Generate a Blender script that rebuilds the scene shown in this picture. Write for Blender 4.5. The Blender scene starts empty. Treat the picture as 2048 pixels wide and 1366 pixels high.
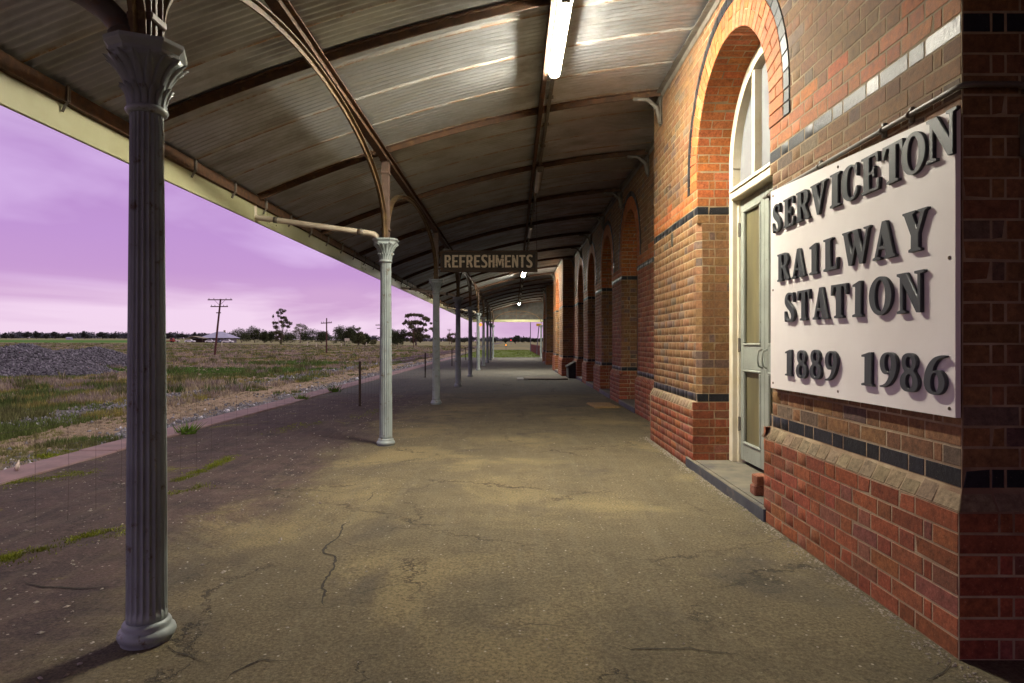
import bpy, math, random
import numpy as np
from mathutils import Vector, Matrix, noise as mnoise
R = math.radians
random.seed(7); rng = np.random.default_rng(7)
SC = bpy.context.scene
COL = SC.collection

# ------------------------------------------------------------------ camera, sky, sun, exposure
EYE = 1.30
cam_d = bpy.data.cameras.new('camera'); cam = bpy.data.objects.new('camera', cam_d); COL.objects.link(cam)
cam.location = (0, 0, EYE); cam.rotation_euler = (R(90), 0, 0)
cam_d.lens = 22.55; cam_d.sensor_width = 36; cam_d.shift_x = -3/2048
cam_d.clip_start = 0.05; cam_d.clip_end = 20000
SC.camera = cam

world = bpy.data.worlds.new('World'); SC.world = world; world.use_nodes = True
def build_world():
    nt = world.node_tree; nt.nodes.clear(); L = nt.links.new
    out = nt.nodes.new('ShaderNodeOutputWorld'); bg = nt.nodes.new('ShaderNodeBackground')
    tc = nt.nodes.new('ShaderNodeTexCoord'); sep = nt.nodes.new('ShaderNodeSeparateXYZ')
    L(tc.outputs['Generated'], sep.inputs[0])
    # cloud deck: stretched noise, projected on a plane overhead
    mp = nt.nodes.new('ShaderNodeMapping'); mp.inputs['Scale'].default_value = (1.6, 1.1, 6.5); mp.inputs['Rotation'].default_value = (0.03, 0.06, 0.5)
    L(tc.outputs['Generated'], mp.inputs[0])
    nz = nt.nodes.new('ShaderNodeTexNoise'); nz.inputs['Scale'].default_value = 1.15; nz.inputs['Detail'].default_value = 5; nz.inputs['Roughness'].default_value = 0.5
    nz.inputs['Distortion'].default_value = 0.5
    L(mp.outputs[0], nz.inputs[0])
    ramp = nt.nodes.new('ShaderNodeValToRGB'); cr = ramp.color_ramp
    cr.elements[0].position = 0.0; cr.elements[0].color = (0.80, 0.56, 0.76, 1)
    cr.elements[1].position = 1.0; cr.elements[1].color = (0.44, 0.40, 0.45, 1)
    for p, c in ((0.055, (0.80, 0.55, 0.78, 1)), (0.08, (0.70, 0.45, 0.76, 1)), (0.13, (0.66, 0.42, 0.77, 1)), (0.22, (0.60, 0.37, 0.72, 1)), (0.34, (0.56, 0.38, 0.66, 1)), (0.5, (0.46, 0.40, 0.48, 1))):
        e = cr.elements.new(p); e.color = c
    add = nt.nodes.new('ShaderNodeMath'); add.operation = 'MULTIPLY_ADD'; add.inputs[1].default_value = 0.09; add.inputs[2].default_value = -0.052
    L(nz.outputs['Fac'], add.inputs[0])
    z2 = nt.nodes.new('ShaderNodeMath'); z2.operation = 'ADD'; L(sep.outputs['Z'], z2.inputs[0]); L(add.outputs[0], z2.inputs[1])
    L(z2.outputs[0], ramp.inputs[0])
    r2 = nt.nodes.new('ShaderNodeValToRGB'); r2.color_ramp.elements[0].position = 0.43; r2.color_ramp.elements[0].color = (0.78, 0.68, 0.82, 1)
    r2.color_ramp.elements[1].position = 0.57; r2.color_ramp.elements[1].color = (1.09, 1.18, 1.09, 1)
    L(nz.outputs['Fac'], r2.inputs[0])
    mul = nt.nodes.new('ShaderNodeMix'); mul.data_type = 'RGBA'; mul.blend_type = 'MULTIPLY'; mul.inputs[0].default_value = 1.0
    L(ramp.outputs[0], mul.inputs[6]); L(r2.outputs[0], mul.inputs[7])
    sky = nt.nodes.new('ShaderNodeTexSky'); sky.sky_type = 'NISHITA'; sky.sun_disc = False
    sky.sun_elevation = R(62); sky.sun_rotation = R(80); sky.dust_density = 4; sky.air_density = 1.0
    sm = nt.nodes.new('ShaderNodeMix'); sm.data_type = 'RGBA'; sm.blend_type = 'ADD'; sm.inputs[0].default_value = 0.006
    L(mul.outputs[2], sm.inputs[6]); L(sky.outputs[0], sm.inputs[7])
    L(sm.outputs[2], bg.inputs[0]); bg.inputs[1].default_value = 1.02
    L(bg.outputs[0], out.inputs[0])
build_world()

sun_d = bpy.data.lights.new('sun', 'SUN'); sun_d.energy = 1.6; sun_d.angle = R(40); sun_d.color = (1.0, 0.95, 0.80)
sun = bpy.data.objects.new('sun', sun_d); COL.objects.link(sun)
sun.rotation_euler = (R(4), R(28), 0)          # comes over the building, above and to the right
SC.view_settings.view_transform = 'Standard'; SC.view_settings.look = 'None'
SC.view_settings.exposure = 0.0; SC.view_settings.gamma = 1.0; SC.view_settings.use_curve_mapping = False
SC.cycles.use_denoising = True
SC.cycles.max_bounces = 8; SC.cycles.sample_clamp_indirect = 6.0

# ------------------------------------------------------------------ helpers
def tag(o, label=None, cat=None, group=None, kind=None):
    if label: o['label'] = label
    if cat: o['category'] = cat
    if group: o['group'] = group
    if kind: o['kind'] = kind
    return o
def thing(name, label, cat, loc=(0, 0, 0), rz=0, group=None):
    o = bpy.data.objects.new(name, None); COL.objects.link(o)
    o.location = loc; o.rotation_euler = (0, 0, rz); o.empty_display_size = 0.2
    return tag(o, label, cat, group)
def put(name, me, parent=None, loc=None, mats=None):
    o = bpy.data.objects.new(name, me); COL.objects.link(o)
    if parent is not None: o.parent = parent
    if loc is not None: o.location = loc
    return o
def part_empty(name, parent, loc=(0, 0, 0)):
    o = bpy.data.objects.new(name, None); COL.objects.link(o); o.parent = parent; o.location = loc; o.empty_display_size = 0.1
    return o
def copy_tree(o, parent=None):
    c = o.copy(); COL.objects.link(c); c.parent = parent
    for ch in list(o.children): copy_tree(ch, c)
    return c

class MB:
    """collects verts and faces; build() makes one mesh object"""
    def __init__(s): s.v = []; s.f = []; s.c = []
    def add(s, vs, fs, col=None):
        b = len(s.v); s.v.extend([tuple(map(float, p)) for p in vs]); s.f.extend([tuple(b+i for i in f) for f in fs])
        if col is not None: s.c.extend([col]*len(vs))
        return s
    def box(s, x0, x1, y0, y1, z0, z1, bev=0.0, col=None):
        if bev <= 0:
            vs = [(x, y, z) for z in (z0, z1) for y in (y0, y1) for x in (x0, x1)]
            fs = [(0, 2, 3, 1), (4, 5, 7, 6), (0, 1, 5, 4), (2, 6, 7, 3), (0, 4, 6, 2), (1, 3, 7, 5)]
            return s.add(vs, fs, col)
        b = min(bev, (x1-x0)*.45, (y1-y0)*.45, (z1-z0)*.45)
        vs = []; idx = {}
        for iz, z in enumerate((z0, z1)):
            for iy, y in enumerate((y0, y1)):
                for ix, x in enumerate((x0, x1)):
                    sx = b*(1-2*ix); sy = b*(1-2*iy); sz = b*(1-2*iz)
                    idx[(ix, iy, iz)] = len(vs)
                    vs += [(x, y+sy, z+sz), (x+sx, y, z+sz), (x+sx, y+sy, z)]
        I = lambda a, b_, c, k: idx[(a, b_, c)]+k
        fs = []
        for k in (0, 1): fs.append((I(k, 0, 0, 0), I(k, 1, 0, 0), I(k, 1, 1, 0), I(k, 0, 1, 0)))
        for k in (0, 1): fs.append((I(0, k, 0, 1), I(1, k, 0, 1), I(1, k, 1, 1), I(0, k, 1, 1)))
        for k in (0, 1): fs.append((I(0, 0, k, 2), I(1, 0, k, 2), I(1, 1, k, 2), I(0, 1, k, 2)))
        for a in (0, 1):
            for c in (0, 1):
                fs.append((I(a, c, 0, 0), I(a, c, 1, 0), I(a, c, 1, 1), I(a, c, 0, 1)))
                fs.append((I(a, 0, c, 0), I(a, 1, c, 0), I(a, 1, c, 2), I(a, 0, c, 2)))
                fs.append((I(0, a, c, 1), I(1, a, c, 1), I(1, a, c, 2), I(0, a, c, 2)))
        for a in (0, 1):
            for c in (0, 1):
                for e in (0, 1): fs.append((I(a, c, e, 0), I(a, c, e, 1), I(a, c, e, 2)))
        return s.add(vs, fs, col)
    def obox(s, o, ux, uy, uz, col=None):
        """box from origin corner o with three edge vectors"""
        o, ux, uy, uz = map(Vector, (o, ux, uy, uz))
        vs = [o+ux*a+uy*b+uz*c for c in (0, 1) for b in (0, 1) for a in (0, 1)]
        return s.add(vs, [(0, 2, 3, 1), (4, 5, 7, 6), (0, 1, 5, 4), (2, 6, 7, 3), (0, 4, 6, 2), (1, 3, 7, 5)], col)
    def tube(s, pts, r, n=8, cap=True, col=None):
        pts = [Vector(p) for p in pts]; rs = r if isinstance(r, (list, tuple)) else [r]*len(pts)
        vs = []; fs = []; prev = None
        for i, p in enumerate(pts):
            d = (pts[min(i+1, len(pts)-1)]-pts[max(i-1, 0)])
            d = d.normalized() if d.length > 1e-9 else Vector((0, 0, 1))
            if prev is None:
                a = d.cross(Vector((0, 0, 1)) if abs(d.z) < .9 else Vector((1, 0, 0))).normalized()
            else:
                a = (prev-d*prev.dot(d)).normalized()
            prev = a; b = d.cross(a)
            for k in range(n):
                t = 2*math.pi*k/n; vs.append(p+(a*math.cos(t)+b*math.sin(t))*rs[i])
        for i in range(len(pts)-1):
            for k in range(n):
                fs.append((i*n+k, i*n+(k+1) % n, (i+1)*n+(k+1) % n, (i+1)*n+k))
        if cap: fs.append(tuple(range(n-1, -1, -1))); fs.append(tuple(range((len(pts)-1)*n, len(pts)*n)))
        return s.add(vs, fs, col)
    def lathe(s, prof, n=24, c=(0, 0), mod=None, cap=True):
        vs = []; fs = []
        for i, (r, z) in enumerate(prof):
            for k in range(n):
                t = 2*math.pi*k/n; rr = r if mod is None else mod(r, z, t, i)
                vs.append((c[0]+rr*math.cos(t), c[1]+rr*math.sin(t), z))
        for i in range(len(prof)-1):
            for k in range(n): fs.append((i*n+k, i*n+(k+1) % n, (i+1)*n+(k+1) % n, (i+1)*n+k))
        if cap: fs.append(tuple(range(n-1, -1, -1))); fs.append(tuple(range((len(prof)-1)*n, len(prof)*n)))
        return s.add(vs, fs)
    def sweep(s, pts, section, up=(0, 0, 1), side=None, cap=True):
        """section: list of (a, b) in (side, normal) axes, swept along pts; side is constant"""
        pts = [Vector(p) for p in pts]; side = Vector(side); n = len(section); vs = []; fs = []
        for i, p in enumerate(pts):
            d = (pts[min(i+1, len(pts)-1)]-pts[max(i-1, 0)]).normalized(); nn = side.cross(d).normalized()
            for a, b in section: vs.append(p+side*a+nn*b)
        for i in range(len(pts)-1):
            for k in range(n): fs.append((i*n+k, i*n+(k+1) % n, (i+1)*n+(k+1) % n, (i+1)*n+k))
        if cap: fs.append(tuple(range(n-1, -1, -1))); fs.append(tuple(range((len(pts)-1)*n, len(pts)*n)))
        return s.add(vs, fs)
    def mesh(s, name, mat, smooth=False):
        me = bpy.data.meshes.new(name); me.from_pydata(s.v, [], s.f)
        if mat is not None:
            for m in (mat if isinstance(mat, (list, tuple)) else [mat]): me.materials.append(m)
        if smooth: me.polygons.foreach_set('use_smooth', [True]*len(me.polygons))
        if s.c and len(s.c) == len(s.v):
            a = me.attributes.new('bcol', 'FLOAT_COLOR', 'POINT'); a.data.foreach_set('color', np.array(s.c, dtype=np.float32).ravel())
        me.update(); return me
    def build(s, name, mat, parent=None, loc=None, smooth=False):
        return put(name, s.mesh(name, mat, smooth), parent, loc)

# ------------------------------------------------------------------ materials
class NT:
    def __init__(s, m):
        m.use_nodes = True; s.t = m.node_tree; s.n = s.t.nodes; s.L = s.t.links.new; s.b = s.n['Principled BSDF']
    def new(s, typ, **kw):
        x = s.n.new(typ)
        for k, v in kw.items():
            if k.startswith('i_'):
                x.inputs[int(k[2:])].default_value = v
            else: setattr(x, k, v)
        return x
    def pos(s):
        g = s.new('ShaderNodeNewGeometry'); return g.outputs['Position']
    def obj(s):
        g = s.new('ShaderNodeTexCoord'); return g.outputs['Object']
    def noise(s, vec, scale, detail=4, rough=.55, dist=0):
        x = s.new('ShaderNodeTexNoise'); x.inputs['Scale'].default_value = scale; x.inputs['Detail'].default_value = detail
        x.inputs['Roughness'].default_value = rough; x.inputs['Distortion'].default_value = dist
        s.L(vec, x.inputs[0]); return x.outputs['Fac']
    def ramp(s, fac, *stops):
        x = s.new('ShaderNodeValToRGB'); cr = x.color_ramp
        while len(cr.elements) < len(stops): cr.elements.new(0.5)
        for e, (p, c) in zip(cr.elements, stops):
            e.position = p; e.color = (c, c, c, 1) if isinstance(c, (int, float)) else (*c[:3], 1)
        s.L(fac, x.inputs[0]); return x.outputs[0]
    def mr(s, v, a, b, c=0.0, d=1.0):
        x = s.new('ShaderNodeMapRange', interpolation_type='SMOOTHSTEP'); s.L(v, x.inputs[0])
        lo, hi, c, d = (a, b, c, d) if a < b else (b, a, d, c)
        for i, k in ((1, lo), (2, hi), (3, c), (4, d)): x.inputs[i].default_value = k
        return x.outputs[0]
    def mix(s, fac, a, b, typ='MIX'):
        x = s.new('ShaderNodeMix', data_type='RGBA', blend_type=typ)
        for v, i in ((fac, 0), (a, 6), (b, 7)):
            if isinstance(v, bpy.types.NodeSocket): s.L(v, x.inputs[i])
            elif i == 0: x.inputs[0].default_value = v
            else: x.inputs[i].default_value = (v, v, v, 1) if isinstance(v, (int, float)) else (*v[:3], 1)
        return x.outputs[2]
    def math(s, op, a, b=0.0, c=0.0, clamp=False):
        x = s.new('ShaderNodeMath', operation=op, use_clamp=clamp)
        for i, v in enumerate((a, b, c)):
            if isinstance(v, bpy.types.NodeSocket): s.L(v, x.inputs[i])
            else: x.inputs[i].default_value = v
        return x.outputs[0]
    def sep(s, vec):
        x = s.new('ShaderNodeSeparateXYZ'); s.L(vec, x.inputs[0]); return x.outputs
    def scalev(s, vec, sc):
        x = s.new('ShaderNodeVectorMath', operation='MULTIPLY'); s.L(vec, x.inputs[0]); x.inputs[1].default_value = sc; return x.outputs[0]
    def bump(s, h, strength=.3, dist=.01):
        x = s.new('ShaderNodeBump'); x.inputs['Strength'].default_value = strength; x.inputs['Distance'].default_value = dist
        s.L(h, x.inputs['Height']); s.L(x.outputs[0], s.b.inputs['Normal'])
    def out(s, col=None, rough=None, metal=None, spec=None):
        for v, k in ((col, 'Base Color'), (rough, 'Roughness'), (metal, 'Metallic'), (spec, 'Specular IOR Level')):
            if v is None: continue
            if isinstance(v, bpy.types.NodeSocket): s.L(v, s.b.inputs[k])
            else: s.b.inputs[k].default_value = v if isinstance(v, (int, float)) else (*v[:3], 1)
def M(name, c1, c2=None, scale=8, rough=.7, metal=0, bump=0, bscale=60, lo=.38, hi=.66, third=None, tscale=3, tlo=.55, thi=.7, spec=None, aniso=None, local=False):
    m = bpy.data.materials.new(name); n = NT(m); p = n.obj() if local else n.pos()
    if aniso: p = n.scalev(p, aniso)
    col = c1
    if c2 is not None: col = n.mix(n.ramp(n.noise(p, scale, 6), (lo, 0.0), (hi, 1.0)), c1, c2)
    if third is not None: col = n.mix(n.ramp(n.noise(p, tscale, 7, .65), (tlo, 0.0), (thi, 1.0)), col, third)
    n.out(col, rough, metal, spec)
    if bump: n.bump(n.noise(p, bscale, 5, .6), bump, .004)
    return m

def m_brick():
    m = bpy.data.materials.new('brick'); n = NT(m); p = n.pos()
    at = n.new('ShaderNodeAttribute', attribute_name='bcol'); c = at.outputs['Color']
    f1 = n.ramp(n.noise(p, 30, 8, .75), (.3, .45), (.7, 1.50))
    col = n.mix(1.0, c, f1, 'MULTIPLY')
    col = n.mix(n.ramp(n.noise(p, 2.2, 5, .6), (.52, 0.0), (.75, .45)), col, n.mix(1.0, c, (.5, .48, .5), 'MULTIPLY'))      # soot blotches
    col = n.mix(n.ramp(n.noise(p, 120, 2), (.68, 0.0), (.75, .5)), col, (.34, .26, .17))                                    # lime specks
    col = n.mix(n.ramp(n.noise(n.scalev(p, (3, 3, .35)), 4, 6, .7), (.64, 0.0), (.82, .30)), col, (.30, .22, .14))            # pale runs
    n.out(col, at.outputs['Alpha'], 0, .25); n.bump(n.noise(p, 45, 6, .7), .6, .004); return m
M_BRICK = m_brick()
M_MORTAR = M('mortar', (.29, .215, .125), (.37, .29, .18), 14, .95, bump=.6, bscale=150, third=(.17, .105, .06), tscale=1.3, tlo=.44, thi=.62)
M_BLUESTONE = M('bluestone', (.035, .04, .055), (.07, .075, .085), 6, .55, bump=.3, bscale=60, third=(.16, .14, .11), tscale=3.5)
M_STEPTOP = M('step_stone', (0.105, 0.095, 0.073), (0.168, 0.147, 0.105), 5, .85, bump=.4, bscale=90, third=(0.063, 0.059, 0.056), tscale=3)
M_PAINTW = M('cream_paint', (0.640, 0.592, 0.464), (0.560, 0.496, 0.336), 5, .5, bump=.12, bscale=70, third=(0.336, 0.264, 0.144), tscale=11, tlo=.68, thi=.76)
M_SAGE = M('sage_paint', (.255, .275, .235), (.20, .215, .185), 5, .5, bump=.2, bscale=60, third=(.12, .10, .07), tscale=16, tlo=.62, thi=.72)
M_DIRTGLASS = M('dusty_glass', (.17, .15, .075), (.085, .075, .045), 2.4, .28, spec=.6, third=(.27, .24, .14), tscale=2.0, tlo=.58, thi=.8, aniso=(1, 1.6, .5))
M_FANGLASS = M('fanlight_glass', (.20, .21, .22), (.15, .155, .17), 3, .15, spec=.6)
M_BOARD = M('sign_board_white', (.75, .715, .68), (.67, .625, .585), 1.6, .55, bump=.05, bscale=40, third=(.46, .38, .29), tscale=26, tlo=.70, thi=.80)
M_LETTER = M('letter_paint', (.032, .037, .041), (.045, .051, .056), 12, .5, bump=.2, bscale=80, third=(.08, .075, .065), tscale=40, tlo=.66, thi=.76)
M_CONDUIT = M('painted_conduit', (0.112, 0.098, 0.077), (0.070, 0.063, 0.049), 10, .5, third=(0.140, 0.070, 0.028), tscale=9)
M_RUST = M('rusted_iron', (0.092, 0.042, 0.016), (0.044, 0.022, 0.011), 16, .8, .15, bump=.6, bscale=80, third=(0.200, 0.120, 0.048), tscale=12, tlo=.58, thi=.75)
M_RUSTPAINT = M('flaking_ochre_paint', (.115, .070, .026), (.065, .034, .014), 9, .7, bump=.5, bscale=70, third=(.19, .135, .055), tscale=14, tlo=.56, thi=.7)
M_BROWNPAINT = M('brown_paint', (0.112, 0.070, 0.052), (0.070, 0.042, 0.028), 9, .6, bump=.3, bscale=70, third=(0.182, 0.112, 0.042), tscale=17, tlo=.6, thi=.7)
M_FASCIA = M('fascia_paint', (0.368, 0.360, 0.216), (0.304, 0.296, 0.160), 3, .5, bump=.1, bscale=40, third=(0.160, 0.080, 0.024), tscale=7, tlo=.68, thi=.76, aniso=(1, .6, 1))
M_COLUMN = M('column_paint', (.255, .295, .290), (.20, .225, .225), 6, .42, bump=.35, bscale=45, third=(.10, .07, .04), tscale=13, tlo=.59, thi=.68)
M_PIPE = M('cream_pipe', (0.527, 0.459, 0.357), (0.425, 0.357, 0.255), 5, .5, third=(0.212, 0.128, 0.068), tscale=24, tlo=.68, thi=.76)
M_IRONPIPE = M('iron_pipe', (.10, .085, .075), (.065, .05, .042), 9, .5, .2, bump=.2, bscale=60, third=(.14, .07, .03), tscale=10)
M_WOODDARK = M('weathered_wood', (.085, .055, .035), (.05, .034, .024), 6, .8, bump=.4, bscale=30, aniso=(1, 1, 6))
M_SIGNBLACK = M('sign_black', (.020, .018, .016), (.04, .03, .024), 7, .75, bump=.25, bscale=50)
def m_worn():
    m = bpy.data.materials.new('worn_cream_letters'); n = NT(m); p = n.pos()
    w = n.ramp(n.noise(n.scalev(p, (1, 1, 2.4)), 9, 7, .7), (.58, 0.0), (.64, 1.0))
    n.out(n.mix(w, (.62, .52, .37), (.06, .045, .03)), .8); return m
M_WORN = m_worn()
def m_tube(strength):
    m = bpy.data.materials.new('lit_tube'); n = NT(m)
    n.out((.9, .9, .88), .4); n.b.inputs['Emission Color'].default_value = (1.0, .93, .77, 1); n.b.inputs['Emission Strength'].default_value = strength; return m
M_LIT = m_tube(760)
M_UNLIT = M('diffuser', (.55, .53, .50), (.40, .37, .33), 4, .35)
M_BATTEN = M('batten_metal', (.15, .135, .11), (.10, .085, .065), 6, .6, third=(.09, .05, .025), tscale=14)
def m_roof():
    m = bpy.data.materials.new('galvanised_iron'); n = NT(m); p = n.pos(); o = n.obj(); s = n.sep(o)
    oi = n.new('ShaderNodeObjectInfo').outputs['Random']
    dull = n.ramp(n.noise(n.scalev(p, (.9, 1.6, .9)), 1.6, 6, .65), (.40, 0.0), (.64, .95))
    col = n.mix(dull, (.62, .66, .70), (.31, .305, .29))
    col = n.mix(n.math('MULTIPLY', oi, .5), col, (.34, .34, .33))
    stain = n.ramp(n.noise(n.scalev(p, (.5, 7, .5)), 3, 6, .7), (.56, 0.0), (.80, .6))
    col = n.mix(stain, col, (.17, .14, .105))
    # the lap of each sheet: pale zinc bloom, then rust in patches
    lap = n.ramp(n.math('ABSOLUTE', n.math('SUBTRACT', s[1], .815)), (.026, 1.0), (.070, 0.0))
    lap2 = n.ramp(n.math('ABSOLUTE', n.math('SUBTRACT', s[1], .818)), (.020, 1.0), (.040, 0.0))
    bloom = n.math('MULTIPLY', lap, n.ramp(n.noise(p, 4.0, 5, .6), (.36, 0.35), (.6, 1.0)))
    rust = n.math('MULTIPLY', lap2, n.ramp(n.noise(p, 5.5, 6, .7), (.44, 0.0), (.53, 1.0)))
    spots = n.ramp(n.noise(p, 26, 6, .7), (.70, 0.0), (.76, .6))
    col = n.mix(bloom, col, (.40, .38, .32))
    rc = n.mix(n.noise(p, 45, 4), (.06, .026, .008), (.42, .20, .055))
    col = n.mix(rust, col, rc); col = n.mix(spots, col, (.13, .07, .03))
    dirty = n.math('MAXIMUM', n.math('MAXIMUM', rust, bloom), n.math('MAXIMUM', stain, n.math('MULTIPLY', dull, .7)))
    n.out(col, n.math('MULTIPLY_ADD', dirty, .30, .30), n.math('SUBTRACT', n.math('MULTIPLY_ADD', dirty, -.5, .88, True), n.math('MULTIPLY', n.math('MAXIMUM', rust, bloom), .8), 0, True))
    n.bump(n.noise(p, 70, 4), .12, .003); return m
M_ROOF = m_roof()
def m_platform():
    m = bpy.data.materials.new('old_asphalt'); n = NT(m); p = n.pos(); s = n.sep(p)
    big = n.noise(p, .55, 6, .6, .4); mid = n.noise(p, 2.6, 7, .65); fine = n.noise(p, 60, 6, .8); vfine = n.noise(p, 240, 3, .7)
    asph = n.mix(n.ramp(mid, (.35, 0.0), (.68, 1.0)), (0.100, 0.082, 0.048), (0.136, 0.109, 0.062))
    asph = n.mix(n.ramp(big, (.50, 0.0), (.64, .8)), asph, (0.226, 0.176, 0.085))            # sandy patches
    asph = n.mix(n.ramp(n.noise(p, .9, 5, .7, .8), (.55, 0.0), (.68, .65)), asph, (0.051, 0.046, 0.038))
    # crumbled bitumen beyond the column line
    wob = n.math('MULTIPLY_ADD', n.noise(p, .8, 9, .78, .7), 3.0, -1.5)
    edge = n.math('ADD', s[0], n.math('ADD', wob, 2.0)); left = n.mr(edge, .28, -.38)
    bit = n.mix(n.ramp(mid, (.36, 0.0), (.66, 1.0)), (0.047, 0.033, 0.031), (0.087, 0.058, 0.049))
    bit = n.mix(n.ramp(n.noise(p, 7, 6, .7), (.56, 0.0), (.72, .8)), bit, (.145, .115, .085))
    moss = n.math('MULTIPLY', n.ramp(n.noise(p, 1.3, 7, .75, .6), (.60, 0.0), (.66, 1.0)), n.mr(s[0], -2.0, -2.4))
    bit = n.mix(moss, bit, (.13, .12, .022))
    col = n.mix(left, asph, bit)
    # fine grey gravel further along
    far = n.mr(n.math('ADD', s[1], n.math('MULTIPLY', wob, 2.0)), 14.5, 17.5)
    col = n.mix(n.math('MULTIPLY', far, .85), col, n.mix(mid, (0.066, 0.069, 0.066), (0.112, 0.112, 0.102)))
    col = n.mix(1.0, col, n.ramp(fine, (.30, .25), (.70, 1.75)), 'MULTIPLY')
    wp = n.new('ShaderNodeVectorMath', operation='ADD'); nv = n.new('ShaderNodeTexNoise'); nv.inputs['Scale'].default_value = 2.2; nv.inputs['Detail'].default_value = 7; nv.inputs['Roughness'].default_value = .72
    n.L(p, nv.inputs[0]); sv = n.scalev(nv.outputs['Color'], (.9, .9, 0)); n.L(p, wp.inputs[0]); n.L(sv, wp.inputs[1])
    ve = n.new('ShaderNodeTexVoronoi', feature='DISTANCE_TO_EDGE'); ve.inputs['Scale'].default_value = .62; n.L(wp.outputs[0], ve.inputs[0])
    hair = n.math('MULTIPLY', n.ramp(ve.outputs['Distance'], (.003, 1.0), (.008, 0.0)), n.ramp(n.noise(p, 1.1, 4), (.46, 0.0), (.56, .9)))
    col = n.mix(hair, col, (.03, .025, .018))
    strk = n.ramp(n.noise(n.scalev(p, (6, .5, 1)), 1.5, 6, .7), (.50, 0.0), (.72, .35)); col = n.mix(strk, col, (.17, .145, .095))
    v = n.new('ShaderNodeTexVoronoi'); v.inputs['Scale'].default_value = 34; n.L(p, v.inputs[0])
    chips = n.math('MULTIPLY', n.ramp(v.outputs['Distance'], (.16, 1.0), (.24, 0.0)), n.ramp(n.sep(v.outputs['Color'])[0], (.93, 0.0), (.95, .9)))
    col = n.mix(chips, col, (.36, .32, .26))
    n.out(col, .9, 0, .3)
    h = n.math('ADD', n.math('MULTIPLY', fine, .55), n.math('ADD', n.math('MULTIPLY', mid, 3.0), n.math('MULTIPLY', vfine, .3)))
    h = n.math('ADD', h, n.math('MULTIPLY', n.math('ADD', left, hair), -1.0))
    n.bump(h, .75, .012); return m
M_PLAT = m_platform()
M_CRACK = M('crack_dirt', (.022, .018, .012), (.035, .028, .018), 30, .95)
M_COPING = M('coping_concrete', (.25, .155, .155), (.17, .11, .11), 4, .8, bump=.4, bscale=60, third=(.29, .20, .20), tscale=1.5)
M_STONEGREY = M('stone_grey', (.20, .19, .20), (.12, .115, .125), 5, .85, bump=.3, bscale=30)
M_PEBBLE = M('pebble', (.34, .30, .25), (.18, .15, .13), 3, .85)
def m_ground():
    m = bpy.data.materials.new('field_ground'); n = NT(m); p = n.pos(); s = n.sep(p)
    x = s[0]; y = s[1]
    a = n.noise(p, .35, 7, .7, .4); b = n.noise(p, 3.0, 7, .75); c = n.noise(n.scalev(p, (1, .35, 1)), .09, 6, .65)
    dry = n.mix(b, (0.360, 0.258, 0.204), (0.204, 0.150, 0.120))
    green = n.mix(b, (0.073, 0.092, 0.029), (0.185, 0.162, 0.065))
    col = n.mix(n.ramp(a, (.50, 0.0), (.60, .8)), dry, green)
    near = n.mr(n.math('ADD', x, n.math('MULTIPLY', a, 3.0)), -13.0, -9.0)
    straw = n.mix(b, (0.367, 0.270, 0.166), (0.184, 0.130, 0.103)); col = n.mix(n.math('MULTIPLY', near, .8), col, straw)
    # ballast strip of the old siding and the main line
    bed = n.mix(n.noise(p, 16, 5, .8), (.045, .042, .05), (.20, .185, .20))
    d1 = n.math('ABSOLUTE', n.math('ADD', n.math('ADD', x, 7.6), n.math('MULTIPLY_ADD', n.noise(p, .6, 5, .7), 2.4, -1.2)))
    col = n.mix(n.mr(d1, .9, .35, 0, .9), col, bed)
    d2 = n.math('ABSOLUTE', n.math('ADD', n.math('ADD', x, 11.6), n.math('MULTIPLY_ADD', n.noise(p, .5, 5, .7), 2.4, -1.2)))
    col = n.mix(n.mr(d2, 1.3, .6, 0, .85), col, bed)
    # far paddocks
    far = n.mr(y, 95, 130)
    pad = n.mix(n.ramp(c, (.46, 0.0), (.56, 1.0)), (.25, .215, .10), (.17, .165, .09))
    col = n.mix(far, col, pad)
    d = n.math('SUBTRACT', y, n.math('MULTIPLY', x, .25))
    lush = n.math('MULTIPLY', n.mr(d, 330, 345), n.mr(d, 640, 600))
    lush = n.math('MULTIPLY', lush, n.mr(n.math('DIVIDE', x, y), -.50, -.56))
    n.out(col, .95, 0, .15)
    col2 = n.mix(lush, col, (.07, .16, .02))
    n.out(col2); n.bump(b, .8, .05); return m
M_GROUND = m_ground()

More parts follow.
